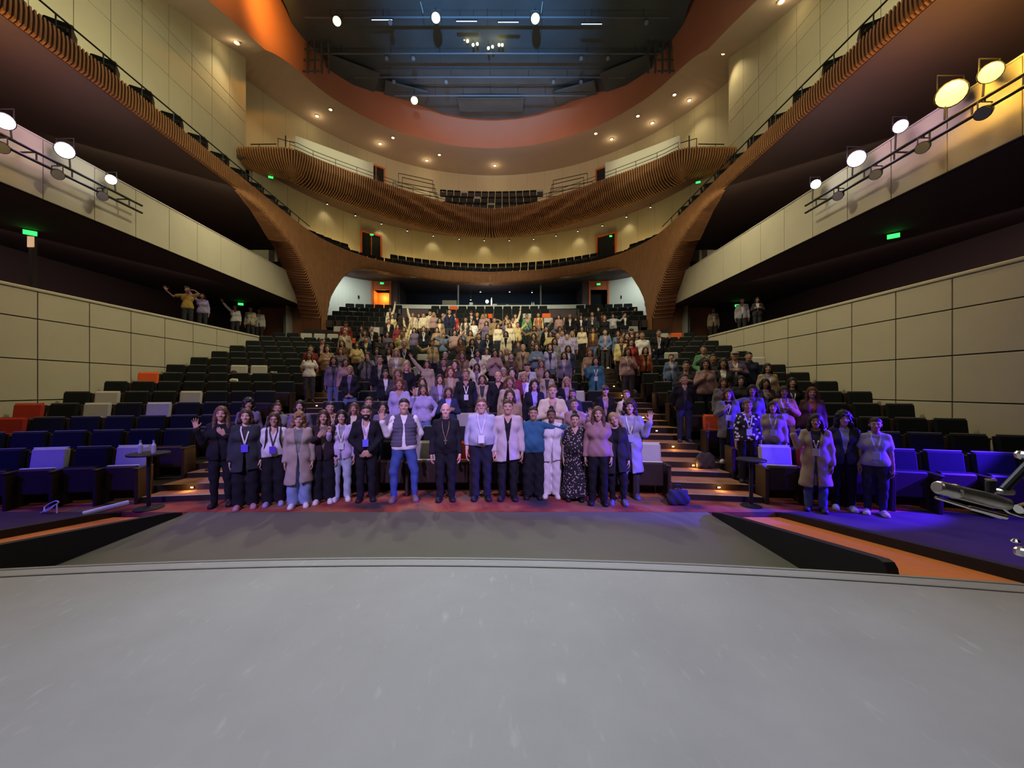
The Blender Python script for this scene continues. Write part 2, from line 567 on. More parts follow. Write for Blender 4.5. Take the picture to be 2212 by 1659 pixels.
# ------------------------------------------------------------------ side walls, gallery beams, upper walls
WX = 10.5
for s, side in ((-1, 'left'), (1, 'right')):
    w = empty('wall_' + side, (s * WX, 10, 0))
    struct(w, 'lower concrete side wall of large square panels, photo %s' % side, 'wall')
    MB().box((min(0.012 * s, 0.45 * s), -8.5, -0.3), (max(0.012 * s, 0.45 * s), 7.92, 4.33)).build('core', JOINT, w)
    zj = [-0.3, 0.70, 1.70, 2.69, 3.68, 4.345]
    yj = [9.39 + 1.18 * i for i in range(-7, 8)]
    yj[-1] = 17.93
    g = 0.012
    for i in range(len(yj) - 1):
        for j in range(5):
            b = MB().bev((-0.02, yj[i] + g - 10, zj[j] + g), (0.02, yj[i + 1] - g - 10, zj[j + 1] - g), 0.006)
            b.build('panel', CONC, w)
    MB().bev((-0.06, -8.5, 4.345), (0.06, 7.95, 4.43), 0.02, Matrix.Translation((s * 0.02, 0, 0))).build('coping', CONC, w)
    MB().box((min(s * .02, s * .45), 7.7, -.3), (max(s * .02, s * .45), 7.94, 4.34)).build('end_pier', CONC, w)
    # gallery one: floor slab, dark back wall, ceiling = beam of gallery two
    a, b_ = sorted((s * 10.9, s * 15.6))
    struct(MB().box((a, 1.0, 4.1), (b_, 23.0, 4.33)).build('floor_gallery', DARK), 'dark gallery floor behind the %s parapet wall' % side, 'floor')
    a, b_ = sorted((s * 15.5, s * 15.8))
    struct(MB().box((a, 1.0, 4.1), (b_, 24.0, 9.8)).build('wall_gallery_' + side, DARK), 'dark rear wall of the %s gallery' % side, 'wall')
    bm_ = empty('gallery_beam', (s * WX, 10, 6.67))
    struct(bm_, 'concrete gallery front beam running along the %s side' % side, 'beam')
    MB().box((min(0.015 * s, 0.35 * s), -8.5, 0), (max(0.015 * s, 0.35 * s), 11.25, 1.46)).build('core', JOINT, bm_)
    yj = [9.5 + 1.2 * i for i in range(-7, 11)]
    yj[-1] = 21.3
    for i in range(len(yj) - 1):
        MB().bev((-0.02, yj[i] + .008 - 10, 0.0), (0.02, yj[i + 1] - .008 - 10, 1.46), 0.005).build('panel', CONC, bm_)
    MB().bev((-0.07, -8.5, 1.46), (0.07, 11.3, 1.50), 0.01, Matrix.Translation((s * .03, 0, 0))).build('coping', mat('coping_light', (0.55, 0.52, 0.45), 0.5), bm_)
    a, b_ = sorted((s * 10.6, s * 15.6))
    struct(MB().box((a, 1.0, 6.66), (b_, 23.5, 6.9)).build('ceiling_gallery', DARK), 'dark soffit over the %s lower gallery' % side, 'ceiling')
    # broad brown soffit under the upper side balcony
    a, b_ = sorted((s * 9.5, s * 15.6))
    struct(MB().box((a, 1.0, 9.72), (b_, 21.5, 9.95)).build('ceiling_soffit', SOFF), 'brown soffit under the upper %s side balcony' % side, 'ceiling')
    # upper concrete wall
    uw = empty('wall_upper_' + side, (s * 14.0, 12, 9.95))
    struct(uw, 'tall upper concrete wall of narrow slabs, photo %s' % side, 'wall')
    MB().box((min(0.012 * s, 0.5 * s), -11, 0), (max(0.012 * s, 0.5 * s), 10.2, 12.5)).build('core', JOINT, uw)
    zj = [0, 3.1, 5.95, 7.35, 8.0, 12.4]
    yj = [22.2 - 1.27 * i for i in range(0, 17)][::-1]
    rng = random.Random(3 + s)
    for i in range(len(yj) - 1):
        for j in range(5):
            d = rng.uniform(-.004, .004)
            MB().bev((-0.02 + d, yj[i] + .014 - 12, zj[j] + .014), (0.02 + d, yj[i + 1] - .014 - 12, zj[j + 1] - .014), 0.004).build('panel', CONC2, uw)
    MB().box((min(-.02 * s, 2.6 * s), 10.16, 0), (max(-.02 * s, 2.6 * s), 10.25, 12.5)).build('corner_return', CONC2, uw)
    # brown timber screens at the end of the lower gallery
    a, b_ = sorted((s * 9.9, s * 13.2))
    struct(MB().box((a, 22.2, 3.9), (b_, 22.4, 6.9)).build('wall_screen_' + side, mat('screen_brown', (0.34, 0.16, 0.08), 0.7, 0.1, 2.0)), 'brown timber screen closing the end of the %s gallery' % side, 'wall')

# ------------------------------------------------------------------ back walls (cylinders), soffits, ceiling ring
def arc_pts(R, cy, a0, a1, n):
    """angles measured from +Y, positive to +X"""
    return [(R * math.sin(a0 + (a1 - a0) * i / n), cy + R * math.cos(a0 + (a1 - a0) * i / n)) for i in range(n + 1)]


def cyl_wall(R, cy, a, z0, z1, n, t=0.25):
    m = MB()
    p = arc_pts(R, cy, -a, a, n)
    q = arc_pts(R + t, cy, -a, a, n)
    m.grid([[(x, y, z0) for x, y in p], [(x, y, z1) for x, y in p], [(x, y, z1) for x, y in q], [(x, y, z0) for x, y in q]], flip=True)
    return m


struct(cyl_wall(14.0, 19.3, 1.35, 9.0, 15.15, 64).build('wall_mezzanine', CONC2), 'curved pale wall behind the mezzanine seats', 'wall')
struct(cyl_wall(16.5, 19.5, 1.42, 14.6, 22.0, 72).build('wall_back', CONC2), 'curved pale wall behind the upper balcony', 'wall')
# panel seams of the curved walls
for R, cy, z0, z1 in ((14.0, 19.3, 10.0, 15.1), (16.5, 19.5, 15.0, 21.9)):
    w = bpy.data.objects['wall_mezzanine' if R < 15 else 'wall_back']
    for i in range(-12, 13):
        a = i * 0.098
        x, y = (R - .004) * math.sin(a), cy + (R - .004) * math.cos(a)
        MB().box((-.005, -.003, z0), (.005, .01, z1)).build('seam', mat('seam_grey', (.25, .23, .17), .9), w, loc=(x, y, 0), rot=(0, 0, -a))


def ceil_z(y):
    return 21.9 - max(0.0, 25.0 - y) * 0.36 * min(1, max(0.0, 25.0 - y) / 4)


INNER = [(-12.0, 3.0), (-12.0, 8.0), (-12.0, 13.0), (-12.0, 16.0), (-12.0, 18.5), (-12.05, 20.5), (-12.1, 22.2), (-11.85, 24.1), (-11.2, 25.7), (-10.3, 27.0), (-8.7, 28.7), (-6.7, 30.1), (-3.6, 31.4), (-1.8, 31.75), (0.0, 31.9)]
INNER = INNER + [(-x, y) for x, y in INNER[:-1]][::-1]


def catmull(pts, n):
    P = [Vector((*p, 0)) if len(p) == 2 else Vector(p) for p in pts]
    out = []
    for i in range(len(P) - 1):
        p0, p1, p2, p3 = P[max(0, i - 1)], P[i], P[i + 1], P[min(len(P) - 1, i + 2)]
        for j in range(n):
            t = j / n
            out.append(0.5 * ((2 * p1) + (p2 - p0) * t + (2 * p0 - 5 * p1 + 4 * p2 - p3) * t * t + (3 * p1 - p0 - 3 * p2 + p3) * t ** 3))
    out.append(P[-1])
    return out


IN = [(p.x, p.y) for p in catmull(INNER, 4)]


def outer_for(x, y):
    """the point on the outer boundary (side wall or back cylinder) matched with an inner one"""
    if y < 20:
        return (math.copysign(16.4, x), y)
    a = math.atan2(x, y - 18.4)
    a = max(-1.45, min(1.45, a * 1.0))
    return (16.6 * math.sin(a), 19.5 + 16.6 * math.cos(a)) if abs(a) < 1.4 else (math.copysign(16.5, x), y)


m = MB()
rows = []
for x, y in IN:
    ox, oy = outer_for(x, y)
    rows.append([(x, y, ceil_z(y)), (x + (ox - x) * .5, y + (oy - y) * .5, (ceil_z(y) + ceil_z(oy)) / 2), (ox, oy, ceil_z(oy))])
m.grid(rows)
struct(m.build('ceiling', BEIGE, smooth=False), 'curved beige plaster ceiling ring with small downlights', 'ceiling')
m = MB()
m.grid([[(x, y, ceil_z(y)) for x, y in IN], [(x * .995, y - .02, ceil_z(y) + .35) for x, y in IN], [(x * .985, y - .12, ceil_z(y) + 2.4) for x, y in IN], [(x * .95, y - .5, ceil_z(y) + 5.0) for x, y in IN]])
struct(m.build('ceiling_cove', ORANGE, smooth=True), 'orange painted fascia rising inside the ceiling ring', 'ceiling')
# dark ceiling void with stepped edge of black acoustic clouds
CL = [(0.0, 31.45), (-2.0, 31.3), (-3.8, 30.8), (-5.6, 29.9), (-7.2, 28.7), (-8.4, 28.5), (-10.2, 28.0), (-11.0, 26.7), (-12.1, 26.5), (-12.25, 25.1), (-11.6, 22.2), (-11.4, 18), (-11.4, 4)]
cl = CL[::-1] + [(-x, y) for x, y in CL[1:]]
m = MB()
m.add([(x, y, 24.0) for x, y in cl] + [(x, y, 24.35) for x, y in cl], [tuple(range(len(cl)))] + [tuple(range(2 * len(cl) - 1, len(cl) - 1, -1))] + [(i, (i + 1) % len(cl), (i + 1) % len(cl) + len(cl), i + len(cl)) for i in range(len(cl))])
struct(m.build('ceiling_void', BLACKC), 'blue-black ceiling void above the stalls', 'ceiling')
struct(MB().box((-17, -9.5, 26.9), (17, 37, 27.2)).build('ceiling_slab', ORANGE), 'orange slab above the ceiling void', 'ceiling')
# enclosure behind the camera and outside
struct(MB().box((-18, -9.6, -0.3), (18, -9.2, 27)).build('wall_stage', BLACK), 'black rear wall of the stage', 'wall')
for s, side in ((-1, 'left'), (1, 'right')):
    a, b = sorted((s * 16.6, s * 18.0))
    struct(MB().box((a, -9.5, -.3), (b, 37.5, 27)).build('wall_outer_' + side, DARK), 'dark outer wall on the %s, mostly hidden' % side, 'wall')
struct(MB().box((-18, 36.8, -.3), (18, 37.3, 27)).build('wall_outer_rear', DARK), 'dark outer wall at the very rear, mostly hidden', 'wall')
struct(MB().box((-18, -9.5, -.6), (18, 37.3, -.35)).build('floor_base', DARK), 'dark base slab under the hall, mostly hidden', 'floor')

# ------------------------------------------------------------------ timber ribbons (mezzanine with funnel columns, upper balcony)
def resample(pts, step):
    P = [Vector((p.x, p.y, p.z)) for p in pts]
    out, acc = [P[0]], 0.0
    for a, b in zip(P[:-1], P[1:]):
        d = (b - a).length
        while acc + d >= step:
            t = (step - acc) / d
            a = a + (b - a) * t
            out.append(a.copy())
            d = (b - a).length
            acc = 0.0
        acc += d
    return out


def lut(x, table):
    if x <= table[0][0]:
        return table[0][1]
    for (x0, v0), (x1, v1) in zip(table[:-1], table[1:]):
        if x <= x1:
            return v0 + (v1 - v0) * (x - x0) / (x1 - x0)
    return table[-1][1]


MZ_TOP = 10.25
HALF = [(-9.4, 2.0), (-9.4, 6.0), (-9.4, 10.0), (-9.4, 14.0), (-9.4, 17.0), (-9.36, 19.5), (-9.22, 21.0), (-8.8, 22.4), (-8.0, 23.9), (-6.5, 25.35), (-3.3, 26.9), (0.0, 27.5)]
MZ_HALF = resample(catmull(HALF, 10), 0.088)
# lower edge of the timber against the position along the half ribbon, expressed through y (monotone)
MZ_BOT = [(2.0, 9.72), (15.0, 9.72), (16.5, 9.62), (17.8, 9.29), (19.0, 8.9), (20.0, 8.17), (20.84, 7.1), (21.35, 5.9), (21.45, 4.6), (21.75, 4.6), (21.8, 5.9), (22.05, 7.1), (22.4, 7.8), (22.9, 8.6), (23.5, 9.2), (24.1, 9.58), (24.8, 9.66), (27.5, 9.50)]


def mz_frames(side):
    out = []
    n = len(MZ_HALF)
    for i, p in enumerate(MZ_HALF):
        a, b = MZ_HALF[max(0, i - 1)], MZ_HALF[min(n - 1, i + 1)]
        t = (b - a).normalized()
        nrm = Vector((t.y, -t.x, 0))      # towards the hall (right of travel on the left half)
        if nrm.x < 0 and p.y < 20:
            nrm = -nrm
        q = p.copy()
        if side > 0:
            q.x, nrm.x, t.x = -q.x, -nrm.x, -t.x
        out.append((q, t, nrm))
    return out


def slat(m, prof, t, w, d):
    """prof: list of (point, outward) along the slat; adds a bar of width w and depth d standing off the surface"""
    rows = []
    for p, o in prof:
        rows.append([p - t * w / 2, p - t * w / 2 + o * d, p + t * w / 2 + o * d, p + t * w / 2])
    n = len(rows)
    vs = [q for r in rows for q in r]
    fs = []
    for i in range(n - 1):
        for k in range(3):
            fs.append((i * 4 + k, i * 4 + k + 1, (i + 1) * 4 + k + 1, (i + 1) * 4 + k))
    fs.append((0, 1, 2, 3))
    fs.append((4 * n - 1, 4 * n - 2, 4 * n - 3, 4 * n - 4))
    m.add(vs, fs)


for side, sn in ((-1, 'left'), (1, 'right')):
    fr = mz_frames(side)
    rib = empty('timber_balcony_front', (side * 9.4, 12, 9.7))
    struct(rib, 'slatted timber balcony front sweeping down into the %s funnel column' % sn, 'balcony')
    off = Vector((side * 9.4, 12, 9.7))
    sh, sl, us = MB(), MB(), MB()
    face, under = [], []
    for i, (p, t, nrm) in enumerate(fr):
        zb = lut(p.y, MZ_BOT)
        h = MZ_TOP - zb
        back = 0.12 + lut(p.y, [(14.5, 0.0), (18.0, 0.75), (20.5, 1.15), (23.0, 1.1), (27.5, 0.75)])
        lean = 0.10 * min(1.0, h / 3.0)
        # profile: top cap, face, turn, underside
        pts = []
        pts.append((p - nrm * 0.22 + Vector((0, 0, MZ_TOP)), Vector((0, 0, 1))))
        pts.append((p + Vector((0, 0, MZ_TOP)), (nrm + Vector((0, 0, 1))).normalized()))
        for q in (0.25, 0.5, 0.75, 0.95):
            bulge = lut(p.y, [(15, .015), (24, .05), (27, .10)]) * math.sin(q * math.pi) * min(1, 0.8 / h)
            pts.append((p + nrm * (bulge - lean * q) + Vector((0, 0, MZ_TOP - h * q)), nrm))
        pts.append((p - nrm * (0.06 + lean) + Vector((0, 0, zb)), (nrm - Vector((0, 0, .8))).normalized()))
        dn = Vector((0, 0, -1)) if h < 1.2 else (t * (1 if p.y > 21.6 else -1) - Vector((0, 0, .25))).normalized()
        pts.append((p - nrm * (lean + back * .55) + Vector((0, 0, zb + 0.02)), dn))
        pts.append((p - nrm * (lean + back) + Vector((0, 0, zb + 0.10)), dn))
        pts = [(a - off, b) for a, b in pts]
        face.append([a for a, b in pts[:7]])
        under.append([a for a, b in pts[6:]])
        if i % 1 == 0:
            slat(sl, pts if p.y > 15 else pts[1:7], t, 0.042, 0.05)
    sh.grid(face, flip=side > 0)
    sh.build('backing', mat('ribbon_gap', (.07, .03, .016), .8), rib, smooth=True)
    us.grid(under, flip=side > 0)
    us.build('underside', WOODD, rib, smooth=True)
    o = sl.build('slats', WOOD, rib)
    o['kind'] = 'stuff'
    # deck and handrail on top of the side part
    hr = empty('balcony_handrail', (side * 9.45, 12, MZ_TOP))
    tag(hr, 'thin black steel handrail on the upper %s side balcony' % sn, 'handrail', 'side balcony handrails')
    MB().tube([(0, y - 12, 0.40) for y in (3, 9, 15, 20.6)], 0.022).build('top_rail', STEEL, hr)
    post = MB().tube([(0, 0, -.05), (0, 0, 0.40)], 0.016, 6).mesh('post', STEEL)
    y = 5.7
    while y < 20.5:
        link('post', post, hr, (0, y - 12, 0))
        y += 1.06
    dk = MB()
    a, b = sorted((side * 9.45, side * 14.1))
    dk.box((a, 1.0, 9.95), (b, 21.4, 10.02))
    struct(dk.build('floor_balcony', DARK), 'floor of the upper %s side balcony' % sn, 'floor')

# soffit below the mezzanine and its deck
m = MB()
inn = [p for p, t, n_ in mz_frames(-1) if p.y > 22.0]
inn = inn[::5] + [inn[-1]]
rows = []
for p in inn + [Vector((-q.x, q.y, 0)) for q in inn[::-1]]:
    a = math.atan2(p.x, p.y - 19.3)
    d = Vector((math.sin(a), math.cos(a), 0))
    q = Vector((14 * math.sin(a), 19.3 + 14 * math.cos(a), 0))
    rows.append([(p.x + d.x * .4, p.y + d.y * .4, 9.62), (q.x, q.y, 9.62), (q.x, q.y, 11.2), (p.x + d.x * .3, p.y + d.y * .3, 9.9)])
m.grid(rows)
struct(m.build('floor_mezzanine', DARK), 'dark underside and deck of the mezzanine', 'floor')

# upper balcony ribbon with rippling slats
UP_HALF = [(-14.3, 21.5), (-13.2, 21.45), (-12.0, 21.45), (-10.9, 21.6), (-10.1, 22.5), (-9.1, 23.4), (-7.2, 24.95), (-5.2, 26.5), (-3.4, 27.75), (-1.6, 28.5), (0.0, 28.8)]
UPP = resample(catmull(UP_HALF, 10), 0.14)
UPP = UPP + [Vector((-p.x, p.y, 0)) for p in (UPP[::-1] if abs(UPP[-1].x) > .05 else UPP[::-1][1:])]
UP_TOP = 15.4
ub = empty('timber_upper_balcony_front', (0, 27, 14.4))
struct(ub, 'rippled slatted timber front of the upper balcony across the back', 'balcony')
off = Vector((0, 27, 14.4))
sh, sl = MB(), MB()
face = []
n = len(UPP)
for i, p in enumerate(UPP):
    a, b = UPP[max(0, i - 2)], UPP[min(n - 1, i + 2)]
    t = (b - a).normalized()
    nrm = Vector((t.y, -t.x, 0))
    s_ = i / (n - 1)
    mid = math.sin(math.pi * s_) ** 0.5 if 0 < s_ < 1 else 0
    H = 0.45 + 0.95 * mid
    back = 0.5 + 0.9 * mid
    pts = [(p - nrm * 0.35 + Vector((0, 0, UP_TOP + .02)), Vector((0, 0, 1))), (p + Vector((0, 0, UP_TOP)), (nrm + Vector((0, 0, 1))).normalized())]
    for q in (0.14, 0.28, 0.42, 0.56, 0.7, 0.84, 1.0):
        env = math.sin(math.pi * min(1, q * 1.05)) * mid
        rip = 0.13 * env * math.sin(11 * q - 0.32 * (i - n / 2) * (1 if i < n / 2 else -1) * .55 + 2.2 * math.sin(i * .035))
        rip *= math.exp(-((abs(s_ - .5) - 0.14) / 0.12) ** 2) * 1.3 + .25
        pts.append((p + nrm * (0.05 * math.sin(math.pi * q) - 0.55 * q * q + rip) + Vector((0, 0, UP_TOP - H * q)), (nrm - Vector((0, 0, 0.5 * q))).normalized()))
    pts.append((p - nrm * (0.55 + back * .5) + Vector((0, 0, UP_TOP - H - .04)), Vector((0, 0, -1))))
    pts.append((p - nrm * (0.55 + back) + Vector((0, 0, UP_TOP - H + .02)), Vector((0, 0, -1))))
    pts = [(a_ - off, b_) for a_, b_ in pts]
    face.append([a_ for a_, b_ in pts])
    slat(sl, pts, t, 0.065, 0.07)
sh.grid(face)
sh.build('backing', mat('ribbon_gap', (.07, .03, .016), .8), ub, smooth=True)
o = sl.build('slats', WOOD, ub)
o['kind'] = 'stuff'
# soffit of the upper balcony up to the mezzanine wall
m = MB()
rows = []
for p in UPP[::6] + [UPP[-1]]:
    a = math.atan2(p.x, p.y - 19.3)
    q = Vector((14.1 * math.sin(a), 19.3 + 14.1 * math.cos(a), 0))
    d = (q - p).normalized()
    w_ = Vector((16.6 * math.sin(a), 19.5 + 16.6 * math.cos(a), 0))
    e_ = max(0.0, min(1.0, (10.5 - abs(p.x)) / 5.0))
    rows.append([(p.x + d.x * 1.0, p.y + d.y * 1.0, 14.25 + .6 * (1 - e_)), (q.x, q.y, 15.02), (w_.x, w_.y, 15.1), (w_.x, w_.y, 15.3 + 2.9 * e_), (p.x + d.x * .5, p.y + d.y * .5, 15.3)])
m.grid(rows)
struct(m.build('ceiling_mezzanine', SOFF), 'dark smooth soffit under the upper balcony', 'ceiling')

# upper balcony railing
rl = empty('upper_balcony_railing', (0, 27, UP_TOP))
tag(rl, 'thin steel railing along the edge of the upper balcony', 'railing')
cur = UPP[24:-24:3]
ins = []
for i, p in enumerate(cur):
    a = math.atan2(p.x, p.y - 15)
    ins.append(Vector((p.x + .18 * math.sin(a), p.y + .18 * math.cos(a), 0)))
for hz in (0.33, 0.55):
    MB().tube([(p.x, p.y - 27, hz) for p in ins], 0.016, 6).build('rail', STEEL, rl)
post = MB().tube([(0, 0, 0), (0, 0, 0.55)], 0.014, 6).mesh('post', STEEL)
for p in ins[::3]:
    link('post', post, rl, (p.x, p.y - 27, 0))
# railing frames at the two balcony ends
for s, sn in ((-1, 'left'), (1, 'right')):
    fr_ = empty('balcony_end_rail', (s * 12.1, 22.4, 15.4))
    tag(fr_, 'black rail frame with gate at the %s end of the upper balcony' % sn, 'railing', 'balcony end rails')
    MB().tube([(s * 1.7, 0, 0.8), (s * .2, 0, .82)], 0.03, 6).build('rail', STEEL, fr_)
    MB().tube([(s * .1, 0, 0), (s * .1, 0, 1.15), (-s * .95, .3, 1.0), (-s * .95, .3, 0)], 0.03, 6).build('gate_frame', STEEL, fr_)
    MB().box((-s * .3 - .03, .05, 0), (-s * .3 + .03, .09, 1.35)).build('post', STEEL, fr_)
    MB().tube([(s * 1.2, 0, 0), (s * 1.2, 0, .8)], 0.022, 6).build('post', STEEL, fr_)
    # white curved parapet
    pr = MB()
    pts = catmull([(s * 11.15, 22.3), (s * 10.2, 23.3), (s * 9.1, 24.4), (s * 8.1, 25.4), (s * 7.75, 25.7)], 5)
    H0, H1 = 16.65, 17.1
    lo, hi, hi2, lo2 = [], [], [], []
    for i, p in enumerate(pts):
        f = i / (len(pts) - 1)
        zt = H0 + (H1 - H0) * f - (0.12 if f > .97 else 0)
        lo.append((p.x, p.y, 15.85))
        hi.append((p.x, p.y, zt))
        hi2.append((p.x + s * .09, p.y + .09, zt))
        lo2.append((p.x + s * .09, p.y + .09, 15.85))
    pr.grid([lo, hi, hi2, lo2], flip=s < 0)
    pr.add([lo[0], hi[0], hi2[0], lo2[0], lo[-1], hi[-1], hi2[-1], lo2[-1]], [(0, 1, 2, 3), (7, 6, 5, 4)])
    tag(pr.build('white_parapet', mat('parapet_white', (0.85, 0.85, 0.72), 0.6)), 'white curved parapet panel on the %s part of the upper balcony' % sn, 'parapet', 'white parapets')
    base = MB()
    base.grid([[(p.x, p.y, 15.2) for p in pts], [(p.x, p.y, 15.85) for p in pts]], flip=s < 0)
    base.grid([[(p.x + s * .09, p.y + .09, 15.2) for p in pts], [(p.x + s * .09, p.y + .09, 15.85) for p in pts]], flip=s > 0)
    struct(base.build('balcony_upstand', DARK), 'dark upstand below the %s white parapet' % sn, 'upstand')
    # stepped handrails beside the centre seats
    hb = empty('stepped_handrails', (s * 5.6, 29.0, 16.0))
    tag(hb, 'set of thin stepped steel bars %s of the upper balcony seats' % sn, 'handrail', 'stepped handrails')
    for i in range(5):
        d0 = 29.2 + .45 * i
        a = P2W(1085 - 20 + s * (228 - 14 * (i % 2) - 6 * i), 380 + 9 * (4 - i) - 6, d0)
        b = P2W(1085 - 20 + s * (118 + 3 * i), 398 + 9 * (4 - i) - 8, d0 + .4)
        a.x, b.x = s * abs(a.x), s * abs(b.x)
        MB().tube([a - Vector((s * 5.6, 29, 16)), b - Vector((s * 5.6, 29, 16))], 0.028, 6).build('bar', STEEL, hb)
        MB().tube([a - Vector((s * 5.6, 29, 16)), a - Vector((s * 5.6, 29, 16.9))], 0.02, 6).build('post', STEEL, hb)
        MB().tube([b - Vector((s * 5.6, 29, 16)), b - Vector((s * 5.6, 29, 16.9))], 0.02, 6).build('post', STEEL, hb)

# ------------------------------------------------------------------ rear of the stalls: white curved wall, doorways, control booth
DRK = mat('doorway_dark', (0.012, 0.018, 0.026), 0.8)
AMBER = mat('doorway_lit_orange', (0.75, 0.25, 0.06), 0.7)
for s, sn in ((-1, 'left'), (1, 'right')):
    pts = catmull([(s * 11.3, 21.6), (s * 11.1, 23.4), (s * 10.5, 25.3), (s * 9.5, 26.6), (s * 8.45, 27.35)], 6)
    m = MB()
    m.grid([[(p.x, p.y, 3.9) for p in pts], [(p.x, p.y, 9.75) for p in pts]], flip=s > 0)
    q = [(p.x + s * .2, p.y + .15, 0) for p in pts]
    m.grid([[(a, b, 3.9) for a, b, c in q], [(a, b, 9.75) for a, b, c in q]], flip=s < 0)
    struct(m.build('wall_rear_' + sn, WHITEP), 'white curved plaster wall behind the %s funnel column' % sn, 'wall')
    MB().bev((-.05, -.03, -.09), (.05, .03, .09), .01).build('wall_fitting', BLACK, bpy.data.objects['wall_rear_' + sn], loc=(s * 9.15, 26.78, 8.35))
    d = empty('door_%d' % (1 if s < 0 else 2), (s * 7.75, 27.4, 6.5))
    struct(d, 'orange framed doorway at the rear %s of the stalls' % sn, 'door')
    # frame: jambs, head, orange reveal, dark leaf
    MB().box((-.72, -.08, 0), (-.60, .12, 3.35)).build('jamb', REDD, d)
    MB().box((.60, -.08, 0), (.72, .12, 3.35)).build('jamb', REDD, d)
    MB().box((-.72, -.08, 3.25), (.72, .12, 3.42)).build('head', REDD, d)
    MB().box((-.60, .0, 2.5), (.60, .08, 3.25)).build('transom_panel', REDD, d)
    MB().box((-.60, .9, 0), (.60, 1.0, 2.5)).build('lobby_wall', AMBER if s < 0 else DRK, d)
    MB().box((s * .60 - .04, .05, 0), (s * .60 + .04, .95, 2.5)).build('reveal', AMBER if s < 0 else DRK, d)
    lf = MB().box((-.02, 0, .02), (.02, .95, 2.48)).build('leaf', DRK, d, loc=(-s * .57, .02, 0))
    MB().tube([(s * .05, .8, 1.0), (s * .05, .8, 1.25)], .015, 6).build('handle', CHROME, lf)
    # wall over and beside the booth
    a, b = sorted((s * 7.03, s * 6.6))
    struct(MB().box((a, 27.4, 6.0), (b, 27.8, 9.75)).build('wall_booth_pier', DARK), 'dark pier beside the %s rear doorway' % sn, 'wall')
point('lobby_lamp', (-7.75, 27.95, 8.6), 26, (1.0, 0.55, 0.16), 0.08)

bo = empty('control_booth', (0, 27.6, 7.5))
struct(bo, 'long dark control booth with pale counter behind the last row', 'booth')
n = 20
X = [-6.8 + 13.6 * i / n for i in range(n + 1)]
yy = [27.35 - 0.012 * x * x * 0 + 0.3 - 0.006 * x * x for x in X]
m = MB()
m.grid([[(x, y - 27.6, 0.18) for x, y in zip(X, yy)], [(x, y - 27.6, 0.46) for x, y in zip(X, yy)], [(x, y - 27.1, 0.46) for x, y in zip(X, yy)]])
m.build('counter', mat('counter_pale', (0.50, 0.56, 0.52), 0.5, 0.1, 4), bo)
m = MB()
m.grid([[(x, y - 27.55, -1.4) for x, y in zip(X, yy)], [(x, y - 27.55, 0.18) for x, y in zip(X, yy)]])
m.build('front', DARK, bo)
MB().box((-6.9, 3.4, -1), (6.9, 3.5, 2.3)).build('back_wall', mat('booth_blue', (0.03, 0.045, 0.065), 0.8), bo)
for u in (862, 990, 1168):
    p = P2W(u, 640, 27.7)
    MB().box((-.05, -.05, 0.46), (.05, .05, 2.1)).build('mullion', mat('mullion', (0.10, 0.11, 0.11), 0.5), bo, loc=(p.x, .12, 0))
MB().box((-1.0, 0, 0), (.1, .05, .75)).build('cupboard', mat('booth_cupboard', (0.22, 0.22, 0.16), 0.6), bo, loc=(-2.75, 2.0, .5))
for s, sn in ((-1, 'left'), (1, 'right')):
    a, b = sorted((s * 6.85, s * 7.0))
    MB().box((a, .2, -1), (b, 3.5, 2.3)).build('side_wall', DARK, bo)
EMW = mat('lamp_white', (0.9, 0.9, 0.9), 0.5, emit=(1.0, 0.97, 0.9), estr=26)
EMB = mat('lamp_cool', (0.9, 0.9, 0.9), 0.5, emit=(0.85, 0.9, 1.0), estr=14)
# things on the counter of the booth
def on_booth(u):
    x = CAM.x + (u - PU) * 27.9 / F_PX
    return Vector((x, 27.62 + 0.3 - 0.006 * x * x, 7.96))
lamp = empty('desk_lamp', on_booth(1052))
tag(lamp, 'bright white desk lamp glowing on the control booth counter', 'lamp')
MB().lathe([(.07, 0), (.07, .02), (.015, .03), (.015, .2)], 10).build('stand', STEEL, lamp)
MB().lathe([(.02, .2), (.085, .24), (.11, .32), (.085, .40), (.02, .43)], 12).build('globe', mat('lamp_globe', (.9, .9, .9), .5, emit=(1, .98, .95), estr=30), lamp, smooth=True)
point('desk_lamp_light', on_booth(1052) + Vector((0, -.2, .33)), 14, (.9, .93, 1.0), .1)
for i, (u, c, lab) in enumerate(((1062, (.8, .75, .6), 'tall pale bottle beside the booth desk lamp'), (1149, (.7, .75, .75), 'first small bottle on the right half of the booth counter'), (1153, (.7, .75, .75), 'second small bottle on the right half of the booth counter'))):
    b = MB().lathe([(.035, 0), (.038, .02), (.038, .17), (.015, .22), (.014, .27)], 10)
    if i == 0:
        b = MB().lathe([(.05, 0), (.05, .42), (.03, .5), (.02, .6)], 10)
    tag(b.build('bottle', mat('bottle_%d' % i, c, .3), loc=on_booth(u)), lab, 'bottle', 'bottles on the booth counter')
for i, (u, w, h, lab) in enumerate(((1069, .32, .13, 'low pale console next to the booth lamp'), (1096, .22, .11, 'small grey console on the booth counter'), (1017, .26, .2, 'dark monitor at the left of the booth lamp'))):
    e = empty('sound_console', on_booth(u) + Vector((0, .1, 0)))
    tag(e, lab, 'console', 'booth equipment')
    MB().bev((-w / 2, 0, 0), (w / 2, .25, h * .6), .01).build('body', mat('console_grey', (.4, .42, .4), .5), e)
    MB().bev((-w / 2, .15, h * .6), (w / 2, .2, h * 1.6), .01).build('screen', mat('console_screen', (.1, .12, .14), .3), e)
